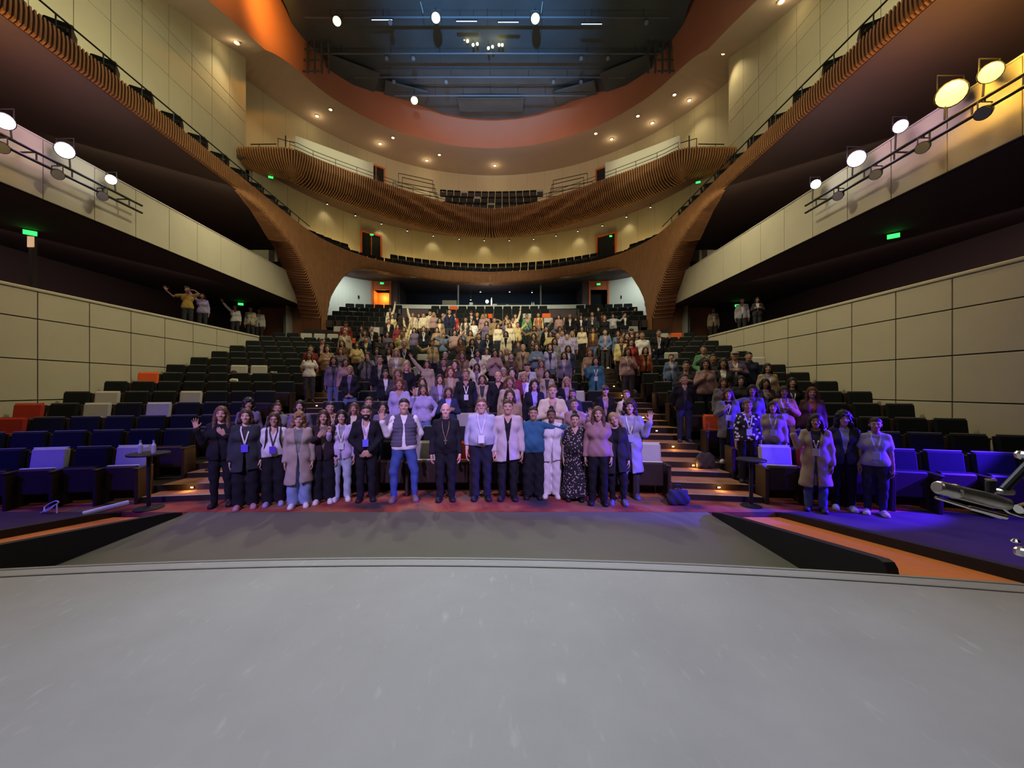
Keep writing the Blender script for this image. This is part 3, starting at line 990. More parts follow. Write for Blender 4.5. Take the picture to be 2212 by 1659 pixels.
for i, u in enumerate((990, 1038, 1101, 1149, 1017)):
    v = (632, 631, 631, 632, 648)[i]
    p = P2W(u, v, 29.5)
    e = empty('booth_downlight', p)
    tag(e, 'tiny bright spotlight inside the booth, %s of five from left' % ORD[(1, 3, 4, 5, 2)[i]], 'spotlight', 'booth spotlights')
    MB().lathe([(.03, .14), (.05, .12), (.05, 0)], 10).build('housing', BLACK, e)
    MB().lathe([(.042, -.004), (.042, .002)], 10).build('lens', EMB, e)
    MB().tube([(0, 0, .12), (0, 0, 9.62 - p.z)], .012, 6).build('stem', STEEL, e)

# doors of mezzanine and upper balcony, set in the curved walls
def wall_door(n_, R, cy, ang, z, w, h, label, leafs):
    d = empty('door_%d' % n_, (R * math.sin(ang), cy + R * math.cos(ang), z), -ang)
    struct(d, label, 'door')
    fw = .13
    MB().box((-w / 2 - fw, -.1, 0), (-w / 2, .06, h + fw)).build('jamb', REDD, d)
    MB().box((w / 2, -.1, 0), (w / 2 + fw, .06, h + fw)).build('jamb', REDD, d)
    MB().box((-w / 2, -.1, h), (w / 2, .06, h + fw)).build('head', REDD, d)
    for k in range(leafs):
        a = -w / 2 + w * k / leafs
        lf_ = MB().box((a + .01, -.03, .02), (a + w / leafs - .01, 0.0, h - .01)).build('leaf', DRK, d)
        MB().tube([(a + (.12 if k else w / leafs - .12), -.07, .95), (a + (.12 if k else w / leafs - .12), -.07, 1.35)], .02, 6).build('handle', CHROME, lf_)
    if leafs > 1:
        MB().box((-.03, -.06, 0), (.03, -.02, h)).build('meeting_stile', REDD, d)
    MB().box((-w / 2 - .2, -.5, -.08), (w / 2 + .2, 0, 0.0)).build('threshold', REDD, d)
    return d


wall_door(3, 13.98, 19.3, math.atan2(-9.33, 29.8 - 19.3), 11.95, 1.45, 1.95, 'double door in orange frame, left side of the mezzanine wall', 2)
wall_door(4, 13.98, 19.3, math.atan2(9.0, 30.0 - 19.3), 11.95, 1.45, 1.95, 'dark door in orange frame, right side of the mezzanine wall', 1)
wall_door(5, 16.48, 19.5, math.atan2(-9.9, 32.7 - 19.5), 18.7, 1.3, 2.1, 'orange framed door behind the left white parapet', 2)
wall_door(6, 16.48, 19.5, math.atan2(9.6, 32.9 - 19.5), 18.7, 1.3, 2.1, 'orange framed door behind the right white parapet', 1)

# ------------------------------------------------------------------ exit signs (green, internally lit)
GREEN = mat('exit_green', (0.02, 0.5, 0.05), .4, emit=(0.03, 1.0, 0.10), estr=2.2)
EX = [(65, 503, 11.3, .27, 'above a lit poster in the left gallery'), (585, 383, 22.6, .24, 'under the left end of the upper balcony'), (803, 507, 29.5, .24, 'over the left mezzanine door'), (802, 353, 32.4, .24, 'over the left upper balcony door'), (825, 612, 27.0, .24, 'beside the lit doorway left of the booth'), (520, 657, 20.8, .24, 'at the far end of the left gallery'),
      (1930, 510, 11.5, .27, 'alone in the dark right gallery'), (1508, 394, 22.6, .24, 'under the right end of the upper balcony'), (1320, 510, 29.7, .24, 'over the right mezzanine door'), (1319, 361, 32.4, .24, 'over the right upper balcony door'), (1293, 614, 27.0, .24, 'above the dark doorway right of the booth'), (1593, 660, 20.8, .24, 'at the far end of the right gallery')]
for u, v, y, w, lab in EX:
    e = empty('exit_sign', P2W(u, v, y), -math.atan2(P2W(u, v, y).x, y) * .9)
    tag(e, 'green glowing exit sign ' + lab, 'exit sign', 'exit signs')
    MB().bev((-w / 2 - .02, .0, -w * .24 - .02), (w / 2 + .02, .06, w * .24 + .02), .008).build('housing', BLACK, e)
    MB().box((-w / 2, -.012, -w * .24), (w / 2, .0, w * .24)).build('face', GREEN, e)
    if y < 23:
        zc_ = (6.66 if y < 21.5 else 14.9) - e.location.z
        MB().tube([(0, .03, w * .24), (0, .03, zc_)], .012, 6).build('hanger', STEEL, e)
p = P2W(60, 520, 11.3)
pm = MB().bev((-.1, 0, -.16), (.1, .02, .16), .004).build('poster', mat('poster_lit', (.7, .45, .28), .6, emit=(1, .6, .35), estr=.5), loc=p + Vector((0, .06, 0)), rot=(0, 0, 0.0))
tag(pm, 'small orange lit poster under the left gallery exit sign', 'poster')
col = MB().box((-.06, -.06, 4.32), (.06, .06, 6.67)).build('gallery_post', mat('post_grey', (.13, .12, .10), .7), loc=(p.x - .02, p.y + .14, 0))
tag(col, 'slim grey post below the left gallery exit sign', 'post')

# ------------------------------------------------------------------ downlights of the ceiling ring
EMD = mat('downlight_warm', (.9, .8, .5), .5, emit=(1.0, 0.74, 0.30), estr=16)
DL = [(511, 91), (612, 176), (685, 250), (714, 236), (821, 310), (849, 297), (922, 346), (949, 334), (1069, 357), (1287, 288), (1321, 300), (1378, 250), (1409, 265), (1457, 204), (1489, 216), (1563, 114), (1688, 2)]
dl_rim = MB().lathe([(.10, .03), (.16, .02), (.17, -.02), (.13, -.03), (.10, -.01)], 14).mesh('rim', mat('downlight_rim', (.4, .3, .2), .5))
dl_lens = MB().lathe([(.105, -.012), (.105, .0)], 14).mesh('lens', EMD)
for i, (u, v) in enumerate(DL):
    y = 30.0
    for _ in range(30):
        y = F_PX * (ceil_z(y) - CAM.z) / (PV - v)
    p = P2W(u, v, y)
    e = empty('ceiling_downlight', p - Vector((0, 0, .02)))
    tag(e, 'warm round downlight in the ceiling ring, %s from the photo\'s left' % ORD[1 + sorted(DL).index((u, v))], 'downlight', 'ceiling ring downlights')
    link('rim', dl_rim, e)
    link('lens', dl_lens, e)
    if i % 2 == 0:
        point('downlight_glow', p - Vector((0, 0, .35)), 8, (1.0, .75, .4), .12)
    if y > 20:
        spot('downlight_beam', p - Vector((0, 0, .12)), p + Vector((0, -.6, -8)), 230, (1.0, .78, .42), 95, .9, .1)
# small soffit lights under the upper balcony
DL2 = [(707, 440), (768, 465), (824, 483), (880, 498), (936, 509), (992, 516), (1046, 519), (1100, 519), (1153, 516), (1201, 509), (1248, 499), (1301, 487), (1353, 468), (1405, 447)]
sm_rim = MB().lathe([(.05, .03), (.085, .03), (.085, -.03), (.06, -.05), (.05, -.02)], 10).mesh('rim', STEEL)
sm_lens = MB().lathe([(.055, -.03), (.055, -.02)], 10).mesh('lens', mat('soffit_lamp', (.9, .85, .7), .5, emit=(1.0, .9, .66), estr=9))
for i, (u, v) in enumerate(DL2):
    # just in front of the wall cylinder
    y = 30.0
    for _ in range(40):
        x = CAM.x + (u - PU) * y / F_PX
        y = .5 * y + .5 * (19.3 + math.sqrt(max(1, 13.6 ** 2 - x * x)))
    p = P2W(u, v, y)
    e = empty('soffit_spotlight', p)
    tag(e, 'tiny soffit spotlight above the mezzanine, %s from the left' % ORD[i + 1], 'spotlight', 'mezzanine soffit spotlights')
    link('rim', sm_rim, e)
    link('lens', sm_lens, e)
    MB().tube([(0, 0, 0), (0, 0, 15.0 - p.z)], .012, 6).build('stem', STEEL, e)
    if i % 2 == 0:
        spot('soffit_beam', p - Vector((0, .1, .12)), p + Vector((.0, .5, -3)), 22, (1.0, .78, .42), 100, .8, .06)
# uplights at the foot of the mezzanine wall
for i in range(-4, 5):
    a = i * .24
    q = Vector((13.3 * math.sin(a), 19.3 + 13.3 * math.cos(a), 11.45))
    area('mezzanine_uplight', q, q + Vector((.35 * math.sin(a), .35 * math.cos(a), 1.0)), 26, (1.0, .66, .24), 2.6, .12)
for i in range(-4, 5):
    a = i * .24
    q = Vector((15.3 * math.sin(a), 19.5 + 15.3 * math.cos(a), 18.4))
    area('upper_uplight', q, q + Vector((.6 * math.sin(a), .6 * math.cos(a), 1.0)), 4, (1.0, .78, .45), 2.6, .12)
# wash lights on the upper side walls, amber cove lamp
for s in (-1, 1):
    area('upper_wall_wash', (s * 10.6, 13.0, 12.2), (s * 14.0, 14.5, 15.2), 130, (1.0, .90, .52), 8.0, .3)
    area('lower_wall_wash', (s * 9.2, 14.5, 9.6), (s * 10.9, 16.5, 3.0), 110, (1.0, .90, .60), 9.0, .3)
spot('cove_amber_left', (-9.6, 20.0, 22.0), (-12.2, 20.6, 22.2), 620, (1.0, .40, .05), 120, .9, .2)
spot('cove_amber_left_near', (-9.6, 16.0, 21.2), (-12.0, 16.5, 21.2), 420, (1.0, .40, .05), 120, .9, .2)
area('cove_warm_back', (0, 27.5, 20.4), (0, 31.5, 23.5), 150, (1.0, .62, .48), 12, .4)
area('ring_fill', (0, 21.0, 16.2), (0, 31.0, 22.5), 110, (1.0, .70, .50), 10, .5)

for s in (-1, 1):
    # unseen area fills added under the mezzanine and inside the side galleries
    area('under_mezzanine_fill', (s * 8.9, 24.6, 9.3), (s * 10.2, 25.6, 6.5), 46, (.9, 1.0, .92), 1.0, .4)  # added to brighten the white curved wall
    area('gallery_fill', (s * 13.2, 12.0, 6.5), (s * 14.5, 12.5, 4.4), 16, (1.0, .72, .66), 10.0, .2)  # weak fill added to lift the gallery blacks
area('booth_fill', (0, 29.5, 9.5), (0, 30.0, 7.0), 16, (.5, .72, 1.0), 10, .4)  # bluish fill added for the hazy look inside the booth
area('rear_stalls_fill', (0, 26.6, 9.35), (0, 23.0, 5.0), 60, (.8, 1.0, .95), 11, .3)  # added to lift the seats of the rear block
for s in (-1, 1):
    spot('parapet_spot', (s * 1.5, 13.0, 19.5), (s * 9.6, 24.0, 16.3), 2000, (1.0, .92, .55), 21, .8, .15)

# ------------------------------------------------------------------ seats
SEAT_D = mat('seat_charcoal', (0.013, 0.016, 0.016), 0.9, 0.2, 30, spec=.1)
SEAT_L = mat('seat_light_grey', (0.46, 0.45, 0.40), 0.9, 0.12, 30, spec=.1)
SEAT_R = mat('seat_red', (0.42, 0.045, 0.025), 0.9, 0.12, 30, spec=.1)
SEAT_O = mat('seat_orange', (0.75, 0.13, 0.04), 0.9, 0.12, 30, spec=.1)
SEAT_W = mat('seat_wood', (0.035, 0.022, 0.017), 0.45, 0.25, 5.0)
SEAT_P = mat('seat_piping', (0.20, 0.19, 0.17), 0.7)
SEAT_LP = mat('seat_piping_light', (0.62, 0.60, 0.52), 0.7)
SW = 0.60
REC = Matrix.Rotation(math.radians(-9), 4, 'X')
# seat frame: local origin on the floor under the back, front towards -Y
b_back = MB().bev((-.262, -.05, .0), (.262, .05, .58), .035, Matrix.Translation((0, -.06, .38)) @ REC)
b_pipe = MB().bev((-.255, -.012, .575), (.255, .012, .594), .006, Matrix.Translation((0, -.06, .38)) @ REC)
b_shell = MB().bev((-.268, .05, -.12), (.268, .075, .56), .01, Matrix.Translation((0, -.06, .38)) @ REC)
b_pan = MB().bev((-.235, -.30, .21), (.235, -.20, .64), .025, None)
b_edge = MB().bev((-.235, -.26, .635), (.235, -.20, .652), .006, None)
b_arm = MB().bev((-.03, -.42, .0), (.03, -.02, .60), .012).bev((-.034, -.44, .585), (.034, -.02, .625), .012)
b_cup = MB().lathe([(.03, .25), (.03, .29)], 8)
ME_SHELL = b_shell.mesh('back_shell', SEAT_W)
ME_PAN = b_pan.mesh('seat_pan', SEAT_W)
ME_ARM = b_arm.mesh('armrest', SEAT_W)
ME_BACK = {k: b_back.mesh('backrest', v) for k, v in (('black', SEAT_D), ('light grey', SEAT_L), ('red', SEAT_R), ('orange', SEAT_O))}
ME_PIPE = {k: b_pipe.mesh('piping', v) for k, v in (('black', SEAT_P), ('light grey', SEAT_LP), ('red', SEAT_R), ('orange', SEAT_O))}
ME_EDGE = {k: b_edge.mesh('pan_edge', v) for k, v in (('black', SEAT_D), ('light grey', SEAT_LP), ('red', SEAT_R), ('orange', SEAT_O))}

SEATS = []          # (row, block, index, x, y, z, rz, colour)
for k in range(NR):
    hw = row_halfwidth(k)
    for blk, x0, x1 in (('left', -hw + .1, -AI1 - .04), ('centre', -AI0 + .04, AI0 - .04), ('right', AI1 + .04, hw - .1)):
        if k >= NF and blk != 'centre':
            # rear blocks leave the funnel columns free
            x0, x1 = (-9.6, -AI1 - .04) if blk == 'left' else (AI1 + .04, 9.6)
            if k < NF + 2:
                x0, x1 = (-8.3, -AI1 - .04) if blk == 'left' else (AI1 + .04, 8.3)
        n = int((x1 - x0) / SW)
        for i in range(n):
            x = (x0 + x1) / 2 + (i - (n - 1) / 2) * SW
            SEATS.append([k, blk, i, n, x, row_y(RR[k], x), FZ[k], -math.asin(x / RR[k]), 'black'])
PICK = {'light grey': [(100, 990), (262, 988), (202, 888), (328, 888), (225, 860), (398, 859), (510, 798), (548, 798), (674, 712), (700, 712), (725, 712), (681, 722), (708, 722), (728, 722), (1410, 975), (910, 970), (1683, 985), (1455, 773), (1628, 775), (1381, 712), (1440, 721), (1192, 682), (1178, 700), (1131, 684), (1142, 684), (805, 722), (1015, 905), (905, 780), (1250, 850), (1300, 910), (893, 815)],
        'red': [(20, 920), (1728, 985), (65, 890)], 'orange': [(317, 815), (1540, 905), (1003, 975), (987, 671), (1202, 682), (762, 744), (1465, 708), (1060, 688)]}
for c, lst in PICK.items():
    for u, v in lst:
        best = min(SEATS, key=lambda s: (W2P((s[4], s[5], s[6] + .72))[0] - u) ** 2 + (1.6 * (W2P((s[4], s[5], s[6] + .72))[1] - v)) ** 2)
        best[8] = c
FAR = MB()


def xf_add(dst, src, M, mi):
    dst.cur = mi
    dst.add([M @ Vector(v) for v in src.v], src.f)


nth = {}
BLKN = {'left': 'left', 'centre': 'centre', 'right': 'right'}
for k, blk, i, n, x, y, z, rz, c in SEATS:
    own = k <= 6 or (k <= 12 and blk != 'centre')
    if not own:
        M = Matrix.Translation((x, y, z)) @ Matrix.Rotation(rz, 4, 'Z')
        ci = {'black': 0, 'light grey': 2, 'red': 3, 'orange': 4}[c]
        xf_add(FAR, b_back, M, ci)
        xf_add(FAR, b_shell, M, 1)
        xf_add(FAR, b_pan, M, 1)
        xf_add(FAR, MB().box((-.03, -.40, 0), (.03, -.02, .61), Matrix.Translation((-SW / 2, 0, 0))), M, 1)
        continue
    e = empty('theatre_chair', (x, y, z), rz)
    frm = i + 1
    tag(e, '%s folding seat, %s row of %s block, %s seat from the photo\'s left' % (c, ORD[k + 1], BLKN[blk], ORD[frm]), 'seat', 'stalls seats')
    link('backrest', ME_BACK[c], e)
    link('piping', ME_PIPE[c], e)
    link('back_shell', ME_SHELL, e)
    link('seat_pan', ME_PAN, e)
    link('pan_edge', ME_EDGE[c], e)
    link('armrest', ME_ARM, e, (-SW / 2, 0, 0))
    if i == n - 1:
        link('armrest', ME_ARM, e, (SW / 2, 0, 0))
# mezzanine, upper balcony and side balcony seats are too small to pick apart: same joined object
fr = mz_frames(-1)
mzp = [p for p, t, n_ in fr if p.y > 22.3]
mzp = mzp + [Vector((-p.x, p.y, 0)) for p in mzp[::-1][1:]]
for off_, zt in ((1.15, 9.95), (2.15, 10.62)):
    path = []
    for p in mzp:
        a = math.atan2(p.x, p.y - 17.5)
        path.append(Vector((p.x + off_ * math.sin(a), p.y + off_ * math.cos(a), 0)))
    for p in resample(path, .58):
        a = math.atan2(p.x, p.y - 16)
        if abs(abs(p.x) - 8.3) < .9 and off_ > 2:
            continue
        M = Matrix.Translation((p.x, p.y, zt)) @ Matrix.Rotation(-a, 4, 'Z')
        xf_add(FAR, b_back, M, 0)
        xf_add(FAR, b_pan, M, 1)
for r_, (yy_, zt) in enumerate(((29.95, 15.5), (30.95, 16.45), (31.95, 17.4))):
    for i in range(-7, 8):
        if r_ < 2 and abs(i) > 6:
            continue
        x = i * .57
        M = Matrix.Translation((x, yy_ - x * x * .018, zt)) @ Matrix.Rotation(-x * .03, 4, 'Z')
        xf_add(FAR, b_back, M, 0 if (i * 7 + r_ * 3) % 11 else 2)
        xf_add(FAR, b_pan, M, 1)
o = FAR.build('distant_seats', [SEAT_D, SEAT_W, SEAT_L, SEAT_R, SEAT_O])
o['kind'] = 'stuff'
o['label'] = 'rows of small dark seats far back and in the balconies'
o['category'] = 'seats'
# seats along the side balconies, each turned towards the stage
SIDE_W = mat('side_seat_back', (0.06, 0.055, 0.05), .8)
for s, sn in ((-1, 'left'), (1, 'right')):
    for i in range(11):
        y = 8.3 + 1.06 * i
        e = empty('theatre_chair', (s * 9.95, y, 10.02), math.radians(-35 * s))
        tag(e, 'dark seat turned to the stage on the upper %s side balcony, %s from the stage' % (sn, ORD[i + 1]), 'seat', 'side balcony seats')
        link('backrest', ME_BACK['black'], e)
        link('seat_pan', ME_PAN, e)
        link('armrest', ME_ARM, e, (-SW / 2, 0, 0))
        link('armrest', ME_ARM, e, (SW / 2, 0, 0))

# ------------------------------------------------------------------ people: smooth implicit bodies, polygonised with surface nets
class Field:
    def __init__(self, lo, hi, h):
        self.lo, self.h = np.array(lo, float), h
        n = [int(math.ceil((hi[i] - lo[i]) / h)) + 1 for i in range(3)]
        self.ax = [lo[i] + h * np.arange(n[i]) for i in range(3)]
        self.F = np.full(n, 0.5, np.float32)

    def _sl(self, lo, hi):
        out = []
        for i in range(3):
            a = int(max(0, math.floor((lo[i] - self.lo[i]) / self.h)))
            b = int(min(self.F.shape[i], math.ceil((hi[i] - self.lo[i]) / self.h) + 1))
            out.append(slice(a, max(a, b)))
        return tuple(out)

    def _xyz(self, sl):
        return self.ax[0][sl[0]][:, None, None], self.ax[1][sl[1]][None, :, None], self.ax[2][sl[2]][None, None, :]

    def union(self, sl, d, k):
        f = self.F[sl]
        if k > 0:
            h = np.clip(0.5 + 0.5 * (f - d) / k, 0, 1)
            self.F[sl] = f * (1 - h) + d * h - k * h * (1 - h)
        else:
            self.F[sl] = np.minimum(f, d)

    def cap(self, a, b, ra, rb, k=0.03, sq=1.0):
        """tapered capsule; sq squashes it in y about its mean y"""
        a, b = np.array(a, float), np.array(b, float)
        m = max(ra, rb) + k + 2 * self.h
        sl = self._sl(np.minimum(a, b) - m, np.maximum(a, b) + m)
        X, Y, Z = self._xyz(sl)
        y0 = (a[1] + b[1]) / 2
        if sq != 1.0:
            Y = (Y - y0) / sq + y0
        ab = b - a
        L = float(ab @ ab) + 1e-9
        t = np.clip(((X - a[0]) * ab[0] + (Y - a[1]) * ab[1] + (Z - a[2]) * ab[2]) / L, 0, 1)
        d = np.sqrt((X - a[0] - t * ab[0]) ** 2 + (Y - a[1] - t * ab[1]) ** 2 + (Z - a[2] - t * ab[2]) ** 2) - (ra + (rb - ra) * t)
        self.union(sl, d * (sq if sq < 1 else 1.0), k)
        return self

    def ell(self, c, r, k=0.02):
        c, r = np.array(c, float), np.array(r, float)
        m = k + 2 * self.h
        sl = self._sl(c - r - m, c + r + m)
        X, Y, Z = self._xyz(sl)
        q = np.sqrt(((X - c[0]) / r[0]) ** 2 + ((Y - c[1]) / r[1]) ** 2 + ((Z - c[2]) / r[2]) ** 2)
        self.union(sl, (q - 1) * float(r.min()), k)
        return self

    def cut(self, fn):
        """remove where fn(X,Y,Z) < 0"""
        X, Y, Z = self._xyz((slice(None),) * 3)
        self.F = np.maximum(self.F, -fn(X, Y, Z)).astype(np.float32)
        return self

    def keep(self, fn):
        X, Y, Z = self._xyz((slice(None),) * 3)
        self.F = np.maximum(self.F, fn(X, Y, Z)).astype(np.float32)
        return self

    def ripple(self, fn):
        X, Y, Z = self._xyz((slice(None),) * 3)
        self.F = (self.F + fn(X, Y, Z)).astype(np.float32)
        return self

    def front(self, x, z):
        i = int(round((x - self.lo[0]) / self.h))
        k = int(round((z - self.lo[2]) / self.h))
        i, k = min(max(i, 0), self.F.shape[0] - 1), min(max(k, 0), self.F.shape[2] - 1)
        w = np.nonzero(self.F[i, :, k] < 0)[0]
        return self.ax[1][w[0]] if len(w) else -0.1

    def nets(self):
        F = self.F
        F[0], F[-1], F[:, 0], F[:, -1], F[:, :, 0], F[:, :, -1] = 1, 1, 1, 1, 1, 1
        S = F < 0
        n0, n1, n2 = F.shape
        C = np.zeros((n0 - 1, n1 - 1, n2 - 1), np.int8)
        offs = [(i, j, k) for i in (0, 1) for j in (0, 1) for k in (0, 1)]
        for i, j, k in offs:
            C += S[i:n0 - 1 + i, j:n1 - 1 + j, k:n2 - 1 + k]
        act = np.argwhere((C > 0) & (C < 8))
        if len(act) == 0:
            return np.zeros((0, 3)), np.zeros((0, 4), int)
        idx = -np.ones(C.shape, np.int64)
        idx[act[:, 0], act[:, 1], act[:, 2]] = np.arange(len(act))
        val = {o: F[act[:, 0] + o[0], act[:, 1] + o[1], act[:, 2] + o[2]] for o in offs}
        acc = np.zeros((len(act), 3))
        cnt = np.zeros(len(act))
        for o in offs:
            for ax in range(3):
                if o[ax]:
                    continue
                q = list(o)
                q[ax] = 1
                a, b = val[o], val[tuple(q)]
                mm = (a < 0) != (b < 0)
                t = np.where(mm, a / np.where(mm, a - b, 1), 0)
                pt = np.tile(np.array(o, float), (len(act), 1))
                pt[:, ax] += t
                acc += pt * mm[:, None]
                cnt += mm
        V = self.lo + self.h * (act + acc / np.maximum(cnt, 1)[:, None])
        quads = []
        for ax in range(3):
            b, c = (ax + 1) % 3, (ax + 2) % 3
            sl0 = [slice(1, -1)] * 3
            sl0[ax] = slice(0, -1)
            sl1 = list(sl0)
            sl1[ax] = slice(1, None)
            A, B = S[tuple(sl0)], S[tuple(sl1)]
            for flip, M_ in ((False, A & ~B), (True, ~A & B)):
                e = np.argwhere(M_)
                if len(e) == 0:
                    continue
                st = np.array([1, 1, 1])
                st[ax] = 0
                e = e + st
                db, dc = np.zeros(3, int), np.zeros(3, int)
                db[b], dc[c] = 1, 1
                ids = [idx[tuple((e - s_).T)] for s_ in (0 * db, db, db + dc, dc)]
                q = np.stack(ids if not flip else ids[::-1], 1)
                quads.append(q)
        return V, np.concatenate(quads)


def np_mesh(name, V, Q, mats, paint=None):
    me = bpy.data.meshes.new(name)
    me.vertices.add(len(V))
    me.vertices.foreach_set('co', np.asarray(V, np.float32).ravel())
    me.loops.add(len(Q) * 4)
    me.loops.foreach_set('vertex_index', np.asarray(Q, np.int32).ravel())
    me.polygons.add(len(Q))
    me.polygons.foreach_set('loop_start', np.arange(0, len(Q) * 4, 4, dtype=np.int32))
    me.polygons.foreach_set('use_smooth', np.ones(len(Q), bool))
    for m in (mats if isinstance(mats, (list, tuple)) else [mats]):
        me.materials.append(m)
    if paint is not None:
        at = me.color_attributes.new('paint', 'FLOAT_COLOR', 'POINT')
        at.data.foreach_set('color', np.asarray(paint, np.float32).ravel())
    me.update(calc_edges=True)
    me.validate()
    return me


def skin_material():
    m = bpy.data.materials.new('skin')
    m.use_nodes = True
    nt = m.node_tree
    b = nt.nodes['Principled BSDF']
    b.inputs['Roughness'].default_value = 0.5
    b.inputs['Specular IOR Level'].default_value = 0.3
    oi = nt.nodes.new('ShaderNodeObjectInfo')
    at = nt.nodes.new('ShaderNodeAttribute')
    at.attribute_name = 'paint'
    mx = nt.nodes.new('ShaderNodeMix')
    mx.data_type = 'RGBA'
    nt.links.new(at.outputs['Alpha'], mx.inputs[0])
    nt.links.new(oi.outputs['Color'], mx.inputs[6])
    nt.links.new(at.outputs['Color'], mx.inputs[7])
    nt.links.new(mx.outputs[2], b.inputs['Base Color'])
    return m


SKIN = skin_material()
CLOTH = mat('cloth', (1, 1, 1), .85, .14, 9, objcol=True, spec=.15)
HAIRM = mat('hair', (1, 1, 1), .5, .3, 60, objcol=True, spec=.35)
SHOEM = mat('shoe', (1, 1, 1), .5, objcol=True)
BADGE = mat('badge_card', (1, 1, 1), .4, objcol=True)


def pattern_material(name, base, dot, scale, thr):
    m = bpy.data.materials.new(name)
    m.use_nodes = True
    nt = m.node_tree
    b = nt.nodes['Principled BSDF']
    b.inputs['Roughness'].default_value = .85
    tc = nt.nodes.new('ShaderNodeTexCoord')
    vo = nt.nodes.new('ShaderNodeTexVoronoi')
    vo.inputs['Scale'].default_value = scale
    nt.links.new(tc.outputs['Object'], vo.inputs['Vector'])
    lt = nt.nodes.new('ShaderNodeMath')
    lt.operation = 'LESS_THAN'
    lt.inputs[1].default_value = thr
    nt.links.new(vo.outputs['Distance'], lt.inputs[0])
    mx = nt.nodes.new('ShaderNodeMix')
    mx.data_type = 'RGBA'
    mx.inputs[6].default_value = (*base, 1)
    mx.inputs[7].default_value = (*dot, 1)
    nt.links.new(lt.outputs[0], mx.inputs[0])
    nt.links.new(mx.outputs[2], b.inputs['Base Color'])
    return m


FLORAL = pattern_material('floral_dress', (.012, .012, .014), (.50, .38, .36), 22, .30)
FLORAL2 = pattern_material('floral_blouse', (.015, .015, .018), (.75, .72, .66), 14, .36)

# ---- head
HEADS = {}


def head_mesh(male, hres=.0058):
    if (male, hres) in HEADS:
        return HEADS[(male, hres)]
    f = Field((-.125, -.165, -.24), (.125, .145, .15), hres)
    f.ell((0, .012, .03), (.077, .096, .092), 0)
    jw = .060 if male else .054
    f.ell((0, -.022, -.045), (jw, .074, .074), .03)
    f.ell((0, -.062, -.088), (.030 if male else .024, .026, .026), .025)
    f.cap((0, .02, -.07), (0, .03, -.23), .056 if male else .047, .06 if male else .05, .02)
    f.cap((-.04, -.078, .026), (.04, -.078, .026), .013, .013, .014)
    f.cap((0, -.092, .016), (0, -.112, -.022), .008, .0125, .008)
    f.ell((-.012, -.102, -.026), (.009, .010, .008), .006).ell((.012, -.102, -.026), (.009, .010, .008), .006)
    for s in (-1, 1):
        f.ell((s * .042, -.07, -.022), (.022, .018, .018), .02)
        f.ell((s * .080, .018, -.002), (.010, .022, .033), .006)
    f.cut(lambda X, Y, Z: np.minimum(np.sqrt((X - .031) ** 2 + (Y + .100) ** 2 * 1.3 + (Z - .006) ** 2 * 1.6), np.sqrt((X + .031) ** 2 + (Y + .100) ** 2 * 1.3 + (Z - .006) ** 2 * 1.6)) - .0185)
    for s in (-1, 1):
        f.ell((s * .031, -.079, .005), (.0145, .0125, .0105), .001)
    f.cap((-.020, -.088, -.056), (.020, -.088, -.056), .0065, .0065, .004)
    f.cap((-.014, -.089, -.066), (.014, -.089, -.066), .0068, .0068, .004)
    V, Q = f.nets()
    P = np.zeros((len(V), 4), np.float32)

    def put(mask, col, a):
        P[mask] = (*col, a)
    x, y, z = np.abs(V[:, 0]), V[:, 1], V[:, 2]
    put((y < -.03) & (((x - .031) / .017) ** 2 + ((z - .005) / .0095) ** 2 < 1.0), (.5, .46, .42), .9)
    put((y < -.03) & ((x - .031) ** 2 + (z - .005) ** 2 < .0072 ** 2), (.02, .012, .008), 1)
    put((y < -.05) & (x > .012) & (x < .05) & (np.abs(z - .0285 + .10 * (x - .031) ** 2 * 20) < .0052), (.04, .025, .018), .85)
    put((y < -.06) & (((x) / .026) ** 2 + ((z + .061) / .0125) ** 2 < 1.0), (.42, .12, .10), .65)
    put((y < -.06) & (x < .019) & (np.abs(z + .0605) < .0032), (.62, .52, .48), .75)
    HEADS[(male, hres)] = (V, Q, P)
    return HEADS[(male, hres)]


# ---- hands: wrist at origin, fingers +Z, palm towards -Y, thumb on -X (mirror for the other hand)
HANDS = {}


def hand_mesh(kind, hres=.005):
    if (kind, hres) in HANDS:
        return HANDS[(kind, hres)]
    f = Field((-.115, -.11, -.05), (.085, .06, .215), hres)
    f.cap((0, 0, -.05), (0, 0, .02), .027, .027, .01, .8)
    spread = {'open': .26, 'relaxed': .06, 'fist': .03}[kind]
    curl = {'open': .10, 'relaxed': .45, 'fist': 1.55}[kind]
    base = [(-.030, .092, .072), (-.010, .097, .080), (.010, .094, .075), (.029, .086, .060)]
    for i, (bx, bz, L) in enumerate(base):
        f.cap((bx * .55, 0, .01), (bx, 0, bz), .017, .0125, .012, .85)
        a = bx / .03 * spread
        p = np.array((bx, 0, bz))
        ang = curl * .5
        r = .0098 if i < 3 else .0088
        for j, fr_ in enumerate((.46, .32, .25)):
            d = np.array((math.sin(a) * math.cos(ang), -math.sin(ang), math.cos(a) * math.cos(ang)))
            q = p + d * L * fr_ * 1.05
            f.cap(p, q, r, r - .0009, .002)
            p, r, ang = q, r - .0009, ang + curl
    f.ell((-.026, -.012, .035), (.018, .018, .03), .01)
    t0 = np.array((-.030, -.006, .030))
    if kind == 'open':
        t1, t2 = t0 + (-.036, -.006, .026), t0 + (-.056, -.010, .056)
    elif kind == 'fist':
        t1, t2 = t0 + (-.010, -.026, .038), t0 + (.014, -.040, .052)
    else:
        t1, t2 = t0 + (-.016, -.020, .034), t0 + (-.018, -.034, .064)
    f.cap(t0, t1, .014, .0115, .006).cap(t1, t2, .0112, .0092, .003)
    HANDS[(kind, hres)] = f.nets()
    return HANDS[(kind, hres)]


